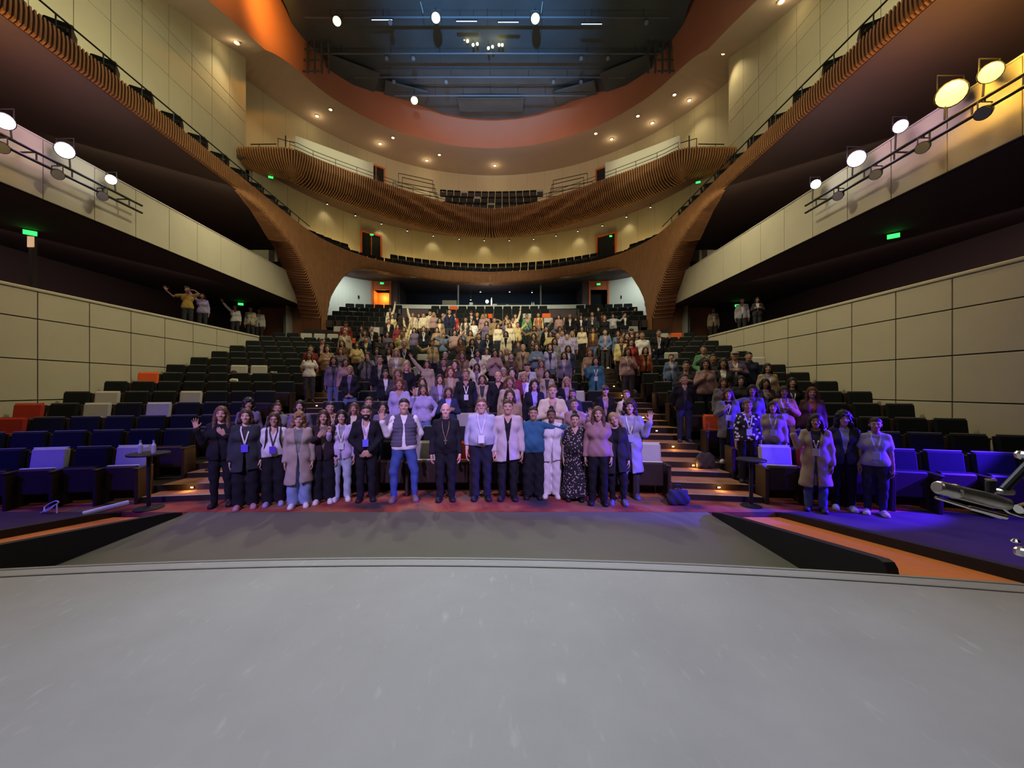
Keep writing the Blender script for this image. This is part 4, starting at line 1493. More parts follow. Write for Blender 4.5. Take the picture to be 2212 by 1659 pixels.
# arm poses, for the arm on side s (photo left = -1): (elbow, wrist) relative to the shoulder, hand kind, finger direction, palm direction
def arm_pose(name, s):
    T = {
        'down': ((.055, .03, -.28), (.075, -.04, -.53), 'relaxed', (.02, -.06, -1), (-1, .0, 0)),
        'wave': ((.10, -.06, -.25), (.17, -.17, -.02), 'open', (.08, -.05, 1), (0, -1, .05)),
        'wavehigh': ((.20, -.06, -.06), (.24, -.13, .18), 'open', (.10, -.03, 1), (0, -1, .05)),
        'wide': ((.25, -.04, -.09), (.42, -.12, .08), 'open', (.45, -.05, 1), (0, -1, .05)),
        'up': ((.09, -.03, .27), (.13, -.07, .51), 'open', (.10, -.05, 1), (0, -1, 0)),
        'upout': ((.19, -.03, .20), (.34, -.06, .40), 'open', (.45, -.05, 1), (0, -1, 0)),
        'fist': ((.09, -.06, -.25), (.05, -.22, -.06), 'fist', (-.1, -.2, 1), (0, -1, 0)),
        'clasp': ((.085, .00, -.27), (-.125, -.19, -.37), 'relaxed', (-1, -.1, -.15), (0, 1, .2)),
        'low': ((.075, -.01, -.275), (-.11, -.15, -.46), 'relaxed', (-.8, -.1, -.6), (0, 1, .2)),
        'chest': ((.09, -.05, -.26), (-.07, -.21, -.14), 'relaxed', (-.6, -.1, .7), (0, 1, .1)),
        'cross': ((.10, -.03, -.26), (-.15, -.19, -.20), 'relaxed', (-1, .05, .1), (0, 1, .1)),
        'behind': ((.10, .10, -.26), (.02, .19, -.45), 'relaxed', (-.5, .1, -.8), (0, -1, 0)),
        'hip': ((.19, .06, -.22), (.06, -.06, -.40), 'fist', (-.8, -.3, -.3), (0, 1, 0)),
        'around': ((.24, .08, -.06), (.46, .03, -.03), 'relaxed', (.7, -.6, -.35), (0, .6, -1)),
        'phone': ((.09, -.14, -.20), (-.06, -.30, .03), 'fist', (-.3, -.2, 1), (0, 1, 0)),
        'head': ((.20, .02, .10), (.04, .04, .24), 'relaxed', (-1, .1, .2), (0, 0, -1)),
    }[name]
    e, w, k, fd, pd = T
    m = np.array((s, 1, 1))
    return np.array(e) * m, np.array(w) * m, k, np.array(fd, float) * m, np.array(pd, float) * m


SHX = {True: .172, False: .148}


def joints(male, pa, pb):
    J = {}
    for s, p in ((-1, pa), (1, pb)):
        sh_ = np.array((s * SHX[male], .0, 1.370))
        e, w, k, fd, pd = arm_pose(p, s)
        J[s] = (sh_, sh_ + e, sh_ + w, k, fd, pd)
    return J


def torso(f, male, g, d, breasts=True, pel=0.0):
    """torso solids, g girth factor, d extra thickness"""
    cw = 1.0 if male else .93
    f.cap((-.07, 0, .93), (.07, 0, .93), .108 * g + d + pel, .108 * g + d + pel, .04, .92)
    wz = .118 if male else .103
    f.cap((-.03, -.01, 1.06), (.03, -.01, 1.06), wz * g + d, wz * g + d, .06, .86)
    if g > 1.1:
        f.ell((0, -.04, 1.05), (.15 * g + d, .115 * g * g + d, .15 + d), .05)
    f.cap((-.075 * cw, 0, 1.25), (.075 * cw, 0, 1.25), .112 * (.6 + .4 * g) + d, .112 * (.6 + .4 * g) + d, .06, .86)
    if not male and breasts:
        for s in (-1, 1):
            f.ell((s * .062, -.075 * (.6 + .4 * g), 1.225), (.054 + d * .5, .046 + d * .7, .054 + d * .5), .04)
    sx = SHX[male] - .02
    for s in (-1, 1):
        f.cap((0, .01, 1.385), (s * (sx - .012), .005, 1.364), .06 + d * .7, .048 + d * .7, .022)
        f.cap((0, .02, 1.445), (s * .10, .012, 1.398), .040 + d * .5, .040 + d * .5, .025)


def arms(f, J, g, d, upto=2.0, dc=None):
    """upto: 0..1 part of the upper arm, 1..2 part of the forearm"""
    ga = .75 + .25 * g
    dc = d if dc is None else dc
    for s in (-1, 1):
        sh_, el, wr = J[s][:3]
        if upto <= 0:
            continue
        t = min(1, upto)
        f.cap(sh_, sh_ + (el - sh_) * t, .047 * ga + d, (.047 - .008 * t) * ga + d + (0.012 if upto < 1 else 0), .014)
        if upto > 1:
            t = upto - 1
            f.cap(el, el + (wr - el) * t, .039 * ga + d, (.039 - .012 * t) * ga + dc, .012)


BODIES = {}


def body_mesh(male, pa, pb, g, res, stance=0.10, look=0.0, tilt=0.0):
    key = (male, pa, pb, g, res, stance, look, tilt)
    if key in BODIES:
        return BODIES[key]
    J = joints(male, pa, pb)
    f = Field((-.75, -.42, -.005), (.75, .36, 2.08), max(.021, res * 1.2))
    torso(f, male, g, 0)
    arms(f, J, g, 0)
    f.cap((0, .025, 1.40), (0, .018, 1.52), .054, .050, .02)
    for s in (-1, 1):
        hx = s * stance
        f.cap((s * .085, 0, .90), (hx, -.01, .49), .092 * g, .058, .03)
        f.cap((hx, -.01, .49), (hx, .02, .09), .058, .04, .02)
        f.cap((hx, .012, .36), (hx, .02, .30), .056, .05, .02)
        f.cap((hx, .03, .05), (hx + s * .025, -.13, .038), .042, .034, .02)
    V, Q = f.nets()
    Vs, Qs, Ps = [V], [Q], [np.zeros((len(V), 4), np.float32)]
    n = len(V)
    hv, hq, hp = head_mesh(male, .0062 if res < .016 else .0085)
    Rm = np.array(Matrix.Rotation(look, 3, 'Z') @ Matrix.Rotation(tilt, 3, 'Y'))
    Vs.append((hv * (1.06 if male else 1.03)) @ Rm.T + np.array((0, -.005, 1.585)))
    Qs.append(hq + n)
    Ps.append(hp)
    n += len(hv)
    for s in (-1, 1):
        sh_, el, wr, kind, fd, pd = J[s]
        v, q = hand_mesh(kind, .0056 if res < .016 else .0075)
        v = v * (1.0 if male else .92)
        fd = fd / np.linalg.norm(fd)
        pd = pd - fd * (pd @ fd)
        pd = pd / np.linalg.norm(pd)
        yv = -pd
        xv = np.cross(yv, fd)
        # thumbs point to the body midline for raised palms-out hands
        flip = 1
        thumb = -xv
        want = np.array((-s, 0, 0)) if pd[1] < .2 else np.array((0, 0, 1.0))
        if thumb @ want < 0:
            flip = -1
        vv = v.copy()
        if flip < 0:
            vv[:, 0] *= -1
            q = q[:, ::-1]
        R_ = np.stack((xv, yv, fd), 1)
        Vs.append(vv @ R_.T + wr + fd * .02)
        Qs.append(q + n)
        Ps.append(np.zeros((len(v), 4), np.float32))
        n += len(v)
    me = np_mesh('body', np.concatenate(Vs), np.concatenate(Qs), SKIN, np.concatenate(Ps))
    BODIES[key] = me
    return me


TOPS = {}


def folds(f, amp):
    f.ripple(lambda X, Y, Z: amp * (np.sin(34 * Z + 16 * X + 3 * np.sin(11 * X)) * .6 + np.sin(23 * X - 19 * Z + 9 * Y + 1.3) * .5))
    return f


def top_mesh(kind, male, pa, pb, g, res, hem=None):
    """returns (mesh, front function samples for lanyard)"""
    key = (kind, male, pa, pb, g, res, hem)
    if key in TOPS:
        return TOPS[key]
    J = joints(male, pa, pb)
    zlo = {'coat': .42, 'longcoat': .30, 'dress': .03}.get(kind, .70)
    f = Field((-.78, -.45, zlo), (.78, .38, 2.02), res)
    d = {'tee': .014, 'long': .016, 'sweater': .020, 'jacket': .022, 'coat': .024, 'longcoat': .025, 'vest': .034, 'dress': .018, 'inner': .010, 'hoodie': .026, 'blouse': .018}[kind]
    torso(f, male, g, d, True, 0.0 if kind in ('inner',) else .014)
    hem_ = {'tee': .86, 'long': .86, 'sweater': .84, 'jacket': .80, 'coat': .60, 'longcoat': .44, 'vest': .86, 'dress': .08, 'inner': .88, 'hoodie': .84, 'blouse': .88}[kind] if hem is None else hem
    if kind in ('coat', 'longcoat', 'dress', 'jacket'):
        r1 = {'coat': .185, 'longcoat': .20, 'dress': .20, 'jacket': .140}[kind]
        f.cap((-.03, 0, 1.02), (-.05, 0, hem_ - .05), .115 * g + d, r1 * (.5 + .5 * g), .05, .85)
        f.cap((.03, 0, 1.02), (.05, 0, hem_ - .05), .115 * g + d, r1 * (.5 + .5 * g), .05, .85)
    up = {'tee': .62, 'vest': 0, 'inner': 0, 'dress': .8, 'blouse': 1.75}.get(kind, 1.93)
    arms(f, J, g, d * .8 + .004, up, d * .6 + .010)
    if kind in ('hoodie', 'sweater'):
        f.cap((-.05, .05, 1.47), (.05, .05, 1.47), .045, .045, .03)
    if kind == 'hoodie':
        f.cap((-.07, .075, 1.46), (.07, .075, 1.46), .05, .05, .03)
    folds(f, {'vest': .003}.get(kind, .0055))
    if kind == 'vest':
        f.ripple(lambda X, Y, Z: .011 * np.abs(np.sin(math.pi * Z / .062)) - .006)
    f.keep(lambda X, Y, Z: hem_ - Z + 0 * X + .02 * np.sin(9 * X) * (1 if kind in ('coat', 'longcoat', 'dress', 'blouse') else .3) * (Y * 0 + 1))
    # neckline
    ny, nr = (-.035, .078) if kind in ('tee', 'dress', 'blouse', 'inner') else (-.02, .066)
    f.cut(lambda X, Y, Z: np.sqrt(X ** 2 + (Y - ny) ** 2 + ((Z - 1.505) * .85) ** 2) - nr)
    if kind in ('dress', 'blouse') or (kind == 'inner' and male):
        f.cut(lambda X, Y, Z: np.maximum(np.abs(X) - np.clip((Z - 1.30) * .5, 0, .08), Y + .02))
    if kind in ('jacket', 'coat', 'longcoat', 'vest'):
        zb = {'jacket': 1.04, 'coat': 1.02, 'longcoat': .98, 'vest': 1.30}[kind]
        w = .62 if kind == 'vest' else .26
        f.cut(lambda X, Y, Z: np.maximum(np.abs(X) - np.where(Z > zb, .016 + (Z - zb) * w * .5 + .0, .008 + np.clip(zb - Z, 0, 1) * .055), Y + .03))
    fy = {(x_, z_): f.front(x_, z_) for x_ in (-.06, -.045, -.03, -.015, 0.0, .015, .03, .045, .06) for z_ in (1.06, 1.12, 1.18, 1.24, 1.30, 1.36, 1.42)}
    V, Q = f.nets()
    TOPS[key] = (np_mesh('top', V, Q, CLOTH), fy)
    return TOPS[key]


BOTS = {}


def bottom_mesh(kind, male, g, res, stance):
    key = (kind, male, g, res, stance)
    if key in BOTS:
        return BOTS[key]
    f = Field((-.36, -.26, -.005), (.36, .24, 1.12), res)
    d = .014
    f.cap((-.07, 0, .94), (.07, 0, .94), .108 * g + d, .108 * g + d, .04, .92)
    f.cap((0, -.005, 1.02), (0, -.005, 1.0), .125 * g, .125 * g, .04, .86)
    if kind == 'skirt':
        f.cap((0, 0, .95), (0, 0, .42), .125 * g + d, .19, .04, .85)
        f.keep(lambda X, Y, Z: .45 - Z + 0 * X + 0 * Y)
    else:
        r1 = {'slim': .050, 'straight': .066, 'wide': .098}[kind]
        for s in (-1, 1):
            hx = s * stance
            f.cap((s * .085, 0, .90), (hx, -.01, .49), .092 * g + d, max(r1, .068) + .006, .025)
            f.cap((hx, -.01, .49), (hx, .02, .07), max(r1, .064) + .006, r1, .02)
    folds(f, .006)
    f.keep(lambda X, Y, Z: np.maximum(Z - 1.0, .045 - Z) + 0 * X + 0 * Y)
    V, Q = f.nets()
    BOTS[key] = np_mesh('trousers', V, Q, CLOTH)
    return BOTS[key]


SHOES = {}


def shoe_mesh(s, stance):
    key = (s, stance)
    if key in SHOES:
        return SHOES[key]
    hx = s * stance
    f = Field((hx - .14, -.24, -.012), (hx + .14, .16, .16), .010)
    f.cap((hx, .045, .045), (hx + s * .02, -.10, .042), .046, .046, .02)
    f.ell((hx + s * .026, -.135, .034), (.048, .062, .040), .02)
    f.cap((hx, .04, .09), (hx, .03, .12), .047, .046, .02)
    f.cap((hx, .05, .010), (hx + s * .026, -.14, .010), .050, .052, .005)
    f.keep(lambda X, Y, Z: np.maximum(-Z, Z - .125) + 0 * X + 0 * Y)
    V, Q = f.nets()
    SHOES[key] = np_mesh('shoe', V, Q, SHOEM)
    return SHOES[key]


HAIRS = {}


def hair_mesh(kind, res):
    key = (kind, res)
    if key in HAIRS:
        return HAIRS[key]
    f = Field((-.24, -.20, -.46), (.24, .26, .22), res)
    t = {'short': .008, 'bun': .008, 'curly': .030, 'afro': .05}.get(kind, .014)
    if kind == 'fringe':          # ring of short hair around a bald crown
        f.ell((0, .022, .015), (.084, .098, .080), 0)
        f.cut(lambda X, Y, Z: .035 - Z + 0 * X + 0 * Y)
        f.keep(lambda X, Y, Z: -.07 - Z + 0 * X + 0 * Y)
        f.cut(lambda X, Y, Z: Y - .02 + 0 * X + 0 * Z)
    elif kind == 'beard':
        f.ell((0, -.030, -.055), (.066, .079, .074), 0)
        f.ell((0, -.068, -.095), (.036, .034, .030), .02)
        f.keep(lambda X, Y, Z: Z + .034 - np.clip((np.abs(X) - .03) * 1.2, 0, .05) + 0 * Y)
        f.keep(lambda X, Y, Z: Y - .0 + 0 * X + 0 * Z)
        f.cut(lambda X, Y, Z: np.sqrt((X / .026) ** 2 + ((Z + .061) / .0135) ** 2) * .02 - .02 + 0 * Y + np.where(Y < -.05, 0, 1))
    elif kind == 'cap':
        f.ell((0, .012, .040), (.086, .106, .094), 0)
        f.keep(lambda X, Y, Z: .040 - Z + 0 * X + 0 * Y)
        f.cap((-.035, -.10, .046), (.035, -.10, .046), .045, .045, .005)
        f.keep(lambda X, Y, Z: np.where(Y < -.09, np.abs(Z - .046) - .009, -1) + 0 * X)
    else:
        f.ell((0, .016, .036), (.077 + t, .096 + t, .090 + t), 0)
        if kind in ('long', 'wavy', 'straight', 'bob', 'curly', 'afro'):
            zl = {'long': -.33, 'wavy': -.30, 'straight': -.26, 'bob': -.13, 'curly': -.16, 'afro': -.06}[kind]
            wd = {'long': .040, 'wavy': .048, 'straight': .036, 'bob': .040, 'curly': .058, 'afro': .06}[kind]
            f.cap((-.05, .07, -.02), (-.06, .085, zl), .062, wd, .03)
            f.cap((.05, .07, -.02), (.06, .085, zl), .062, wd, .03)
            f.cap((0, .09, .0), (0, .10, zl), .06, .05, .03)
            for s in (-1, 1):
                f.cap((s * .072, .0, .03), (s * .088, -.005, -.08), .030, .032, .02)
                f.cap((s * .088, -.005, -.08), (s * .105, (-.045 if kind in ('long', 'wavy') else .02), zl + .02), .032, wd * .7, .02)
        if kind == 'bun':
            f.ell((0, .06, .145), (.045, .045, .04), .015)
        if kind == 'pony':
            f.cap((0, .10, .05), (0, .15, .02), .035, .04, .02)
            f.cap((0, .15, .02), (0, .15, -.20), .04, .022, .02)
        if kind in ('curly', 'afro'):
            f.ripple(lambda X, Y, Z: .009 * (np.sin(70 * X + 2) * np.sin(66 * Z) + np.sin(75 * Y) * np.sin(60 * X + 40 * Z)))
        else:
            f.ripple(lambda X, Y, Z: .0035 * np.sin(150 * X + 25 * np.sin(7 * Z) + 60 * Y))
        # face opening: everything in front below the hairline
        fw = .062 if kind not in ('short', 'bun', 'pony') else .085
        hl = {'short': .070, 'bun': .078, 'pony': .078}.get(kind, .068)
        def face(X, Y, Z):
            e = np.sqrt((X / fw) ** 2 + ((Z + .045) / (hl + .045)) ** 2) - 1
            return np.maximum(e * .05, Y + .030 + 0 * X)
        if kind in ('short', 'bun', 'pony'):
            f.cut(lambda X, Y, Z: np.maximum(Z - hl + .25 * np.abs(X), Y + .028))
            f.cut(lambda X, Y, Z: np.maximum(np.maximum(Z - .012, Y - .048), -.5) + 0 * X)
            f.cut(lambda X, Y, Z: Z + .085 + 0 * X + 0 * Y if kind != 'pony' else np.maximum(Z + .085, Y - .10) + 0 * X)
        else:
            f.cut(face)
    V, Q = f.nets()
    HAIRS[key] = np_mesh('hair', V, Q, HAIRM)
    return HAIRS[key]


def lanyard_mesh(fy, big):
    """two strips from the neck to a card on the chest"""
    rows_l, rows_r = [], []
    for s, rows in ((-1, rows_l), (1, rows_r)):
        zs = (1.42, 1.36, 1.30, 1.24, 1.18, 1.12)
        for i, z in enumerate(zs):
            x = s * (.06, .06, .045, .03, .015, 0.0)[i]
            y = min(fy[(q, z)] for q in (-.06, -.045, -.03, -.015, 0.0, .015, .03, .045, .06) if abs(q - x) < .05) - .022
            rows.append([(x - .011, y, z), (x + .011, y, z)])
        rows.insert(0, [(s * .055 - .011, fy[(s * .06, 1.42)] + .05, 1.47), (s * .055 + .011, fy[(s * .06, 1.42)] + .05, 1.47)])
    m = MB()
    for rows in (rows_l, rows_r):
        m.grid(rows)
        m.grid([[(p[0], p[1] + .004, p[2]) for p in r] for r in rows], flip=True)
    yb = min(fy[(q, z)] for q in (-.045, -.03, 0.0, .03, .045) for z in (1.06, 1.12)) - .028
    w, h = (.05, .13) if big else (.042, .11)
    c = MB().bev((-w, yb, 1.115 - h), (w, yb + .008, 1.115), .003)
    return m, c


PEOPLE = []


def person(loc, rz, h, male, pa='down', pb='down', top='long', topc=(.1, .1, .1), bot='straight', botc=(.02, .02, .025), hair='short', hairc=(.03, .018, .012), skin=(.52, .30, .20), inner=None, g=1.0, res=.024, lan=None, badge=None, shoec=(.02, .02, .02), stance=.10, look=0.0, tilt=0.0, hem=None, beard=False, glasses=False, topmat=None, lean=0.0, name='person'):
    e = empty(name, loc, rz)
    sc_ = h / 1.70
    e.scale = (sc_, sc_, sc_)
    if lean:
        e.rotation_euler = (0, lean, rz)
    bo_ = link('body', body_mesh(male, pa, pb, g, res, stance, look, tilt), e)
    bo_.color = (*skin, 1)
    tm, fy = top_mesh(top, male, pa, pb, g, res, hem)
    if topmat is not None:
        tm = tm.copy()
        tm.materials.clear()
        tm.materials.append(topmat)
    nm = {'tee': 'tee_shirt', 'long': 'shirt', 'sweater': 'sweater', 'jacket': 'jacket', 'coat': 'coat', 'longcoat': 'coat', 'vest': 'vest', 'dress': 'dress', 'hoodie': 'hoodie', 'blouse': 'blouse'}[top]
    o = link(nm, tm, e)
    o.color = (*topc, 1)
    if inner is not None:
        if top == 'vest':
            im, _ = top_mesh('long', male, pa, pb, g, res, None)
        else:
            im, _ = top_mesh('inner', male, pa, pb, g, res, None)
        o = link('undershirt', im, e)
        o.color = (*inner, 1)
    if top != 'dress':
        o = link('skirt' if bot == 'skirt' else 'trousers', bottom_mesh(bot, male, g, res, stance), e)
        o.color = (*botc, 1)
    for s in (-1, 1):
        o = link('shoe', shoe_mesh(s, stance), e)
        o.color = (*shoec, 1)
    hr_ = res * .5 if res > .02 else .009
    ho = None
    if hair and hair != 'none':
        ho = link('cap' if hair == 'cap' else 'hair', hair_mesh(hair, hr_), e, (0, -.005, 1.585))
        ho.color = (*hairc, 1)
        ho.rotation_euler = (0, tilt, look)
        ho.scale = (1.06,) * 3 if male else (1.04,) * 3
    if beard:
        o = link('beard', hair_mesh('beard', hr_), e, (0, -.005, 1.585))
        o.color = (*hairc, 1)
        o.rotation_euler = (0, tilt, look)
        o.scale = (1.06,) * 3
    if glasses:
        m = MB()
        for s in (-1, 1):
            m.tube([(s * .031 + .020 * math.cos(a * math.pi / 6), -.108, .004 + .016 * math.sin(a * math.pi / 6)) for a in range(13)], .0022, 5)
            m.tube([(s * .05, -.107, .008), (s * .080, .0, .008)], .002, 5)
        m.tube([(-.012, -.110, .006), (.012, -.110, .006)], .0022, 5)
        o = m.build('glasses', BLACK, e, loc=(0, -.005, 1.585))
        o.scale = (1.06,) * 3
    if lan is not None:
        a, c = lanyard_mesh(fy, res < .02)
        o = a.build('lanyard', CLOTH, e)
        o.color = (*lan, 1)
        o = c.build('badge', BADGE, e)
        o.color = (*(badge or (.75, .75, .75)), 1)
    PEOPLE.append((e, fy))
    return e

# ------------------------------------------------------------------ the people in the photograph
C = dict(bk=(.014, .014, .017), dk=(.045, .045, .05), gy=(.17, .17, .17), lg=(.42, .42, .44), wh=(.70, .68, .64), cr=(.64, .56, .38), ye=(.55, .44, .20), be=(.40, .32, .22), tn=(.28, .19, .11), br=(.12, .065, .04), lv=(.34, .30, .47), pu=(.15, .12, .19), nv=(.022, .028, .065), bl=(.12, .17, .25), te=(.05, .16, .20), gn=(.10, .27, .13), rd=(.20, .03, .035), rr=(.45, .05, .04), rs=(.36, .12, .055), pk=(.36, .23, .22), dn=(.12, .17, .30), mu=(.45, .30, .07))
CW = dict(bk='black', dk='charcoal', gy='grey', lg='light grey', wh='white', cr='cream', ye='yellow', be='beige', tn='tan', br='brown', lv='lavender', pu='purple-grey', nv='navy', bl='blue-grey', te='teal', gn='green', rd='maroon', rr='red', rs='rust orange', pk='pink', dn='denim blue', mu='mustard')
HC = dict(k=(.012, .009, .008), b=(.045, .022, .012), m=(.10, .05, .024), y=(.34, .22, .10), r=(.12, .035, .016), g=(.28, .27, .26))
SK = [(.50, .29, .20), (.42, .23, .15), (.56, .34, .25), (.36, .19, .12), (.47, .27, .18)]


def face_cam(x, y):
    return math.atan2(CAM.x - x, y) * .8


FR = .0155


def front(u, vf, vt, label, **kw):
    y = 2.0 * F_PX / (vf - PV)
    x = CAM.x + (u - PU) * y / F_PX
    h = (vf - vt) * y / F_PX
    p = person((x, y, 0.0), kw.pop('rz', face_cam(x, y)), h, kw.pop('male', False), res=FR, **kw)
    tag(p, label, 'person', 'people in the front line')
    return p


front(478, 1092, 880, 'person all in black with long dark hair waving, leftmost of the front line', pa='wave', pb='chest', top='jacket', topc=C['bk'], inner=C['bk'], bot='slim', botc=C['bk'], hair='wavy', hairc=HC['m'], skin=SK[0], shoec=C['bk'])
front(531, 1097, 885, 'person in charcoal cardigan with white lanyard and blue badge, dark fringe', top='coat', topc=(.03, .035, .038), inner=C['dk'], bot='wide', botc=C['bk'], hair='bob', hairc=HC['b'], skin=SK[2], lan=C['wh'], badge=(.12, .08, .75), shoec=(.45, .22, .26), g=1.08, hem=.66)
front(592, 1090, 893, 'person in white blouse and glasses with black trousers and backpack straps', top='blouse', topc=(.60, .57, .60), bot='wide', botc=C['bk'], hair='bob', hairc=HC['b'], skin=SK[0], glasses=True, lan=C['dk'], badge=(.10, .05, .55), shoec=(.3, .28, .42), g=1.12, hem=.92)
front(646, 1094, 893, 'person with curly fair hair in long beige coat and pale jeans', top='longcoat', topc=(.36, .30, .24), inner=(.20, .21, .18), bot='wide', botc=(.22, .30, .50), hair='curly', hairc=(.20, .11, .045), skin=SK[2], shoec=C['wh'], tilt=.08)
front(699, 1085, 888, 'person in black with patterned scarf and long brown hair, one white trainer forward', pa='chest', top='jacket', topc=(.03, .02, .024), inner=(.20, .16, .13), bot='wide', botc=C['bk'], hair='long', hairc=HC['b'], skin=SK[0], shoec=C['wh'])
front(738, 1080, 888, 'person in lilac jacket and light jeans with a raised fist and lanyard', pa='fist', top='jacket', topc=(.50, .42, .60), inner=(.30, .30, .34), bot='straight', botc=(.38, .45, .52), hair='straight', hairc=HC['k'], skin=SK[0], lan=C['wh'], badge=(.6, .62, .65), shoec=C['wh'])
front(791, 1080, 877, 'bearded person in black suit with clasped hands, white shirt and lanyard', male=True, pa='low', pb='low', top='jacket', topc=C['bk'], inner=C['wh'], bot='straight', botc=C['bk'], hair='short', hairc=HC['k'], beard=True, skin=SK[0], lan=(.6, .4, .6), badge=(.15, .15, .8), shoec=C['bk'])
front(873, 1080, 863, 'person in quilted grey vest over white shirt and blue jeans, waving', male=True, pa='wave', pb='behind', top='vest', topc=(.085, .08, .11), inner=C['wh'], bot='slim', botc=(.05, .085, .26), hair='short', hairc=HC['k'], skin=SK[0], shoec=(.2, .14, .13), stance=.17, hem=.93)
bishop = front(963, 1080, 873, 'bald person in black clerical suit with white collar and chain', male=True, top='long', topc=C['bk'], bot='straight', botc=C['bk'], hair='fringe', hairc=HC['g'], skin=(.60, .34, .27), shoec=C['bk'], hem=.74, g=1.12)
front(1040, 1078, 862, 'tall stout person in lavender-grey pullover with lanyard and white badge', male=True, top='sweater', topc=(.40, .40, .52), bot='straight', botc=(.02, .02, .035), hair='short', hairc=(.12, .06, .035), skin=(.60, .34, .27), glasses=True, lan=(.6, .55, .75), badge=(.75, .75, .8), g=1.24, shoec=C['bk'], hem=.93)
front(1097, 1078, 865, 'tall person in open beige trench coat over a black top', male=True, top='coat', topc=(.50, .43, .42), inner=C['bk'], bot='straight', botc=C['bk'], hair='short', hairc=HC['b'], skin=SK[0], shoec=C['bk'], hem=.68)
front(1152, 1075, 880, 'person in teal sweater with cropped dark hair, arm on next shoulder', pb='around', male=True, top='long', topc=(.035, .12, .20), bot='wide', botc=C['bk'], hair='short', hairc=HC['k'], skin=SK[1], shoec=C['bk'], g=1.12)
front(1191, 1073, 885, 'person in cream white trouser suit with hair tied up', top='coat', topc=(.66, .62, .60), inner=C['wh'], bot='wide', botc=(.66, .62, .60), hair='bun', hairc=HC['k'], skin=(.20, .10, .065), shoec=C['wh'], hem=.72, g=1.05)
front(1242, 1080, 895, 'person in long black floral dress with dark hair pinned up', top='dress', topmat=FLORAL, hair='bun', hairc=HC['k'], skin=SK[2], g=1.22, shoec=C['bk'])
front(1292, 1088, 880, 'person with very long fair-brown hair in dusty pink sweater', top='sweater', topc=(.34, .20, .20), bot='straight', botc=C['bk'], hair='long', hairc=(.09, .05, .03), skin=SK[2], g=1.08, shoec=C['bk'])
front(1336, 1088, 893, 'blond person leaning in, black jacket over black dress', pa='behind', top='coat', topc=(.025, .025, .03), inner=C['bk'], bot='slim', botc=C['bk'], hair='straight', hairc=HC['y'], skin=SK[2], tilt=-.28, shoec=(.12, .12, .25), lean=-.05)
front(1360, 1074, 865, 'person in long lavender coat waving, rightmost of the front line', pb='wave', top='longcoat', topc=(.30, .29, .40), inner=(.35, .35, .45), bot='straight', botc=C['dk'], hair='curly', hairc=(.035, .015, .012), skin=SK[2], lan=C['wh'], badge=(.4, .4, .7), shoec=(.1, .1, .2))
# clerical collar and cross of the bald person
MB().bev((-.018, -.075, 1.452), (.018, -.055, 1.482), .004).build('clerical_collar', mat('collar_white', (.85, .85, .85), .6), bishop)
ch = MB()
for s in (-1, 1):
    ch.tube([(s * .06, -.085, 1.40), (s * .055, -.155, 1.30), (s * .03, -.185, 1.20), (0, -.195, 1.10)], .004, 5)
GOLD = mat('dull_gold', (.45, .36, .2), .4, metal=.8)
ch.build('chain', GOLD, bishop)
MB().bev((-.008, -.205, 1.02), (.008, -.197, 1.12), .002).bev((-.028, -.205, 1.075), (.028, -.197, 1.091), .002).build('pectoral_cross', GOLD, bishop)
# backpack straps of the person in the white blouse
bp_ = PEOPLE[2][0]
for s in (-1, 1):
    MB().tube([(s * .11, .03, 1.45), (s * .115, -.09, 1.38), (s * .11, -.165, 1.24), (s * .14, -.13, 1.06)], .016, 6).build('backpack_strap', BLACK, bp_)

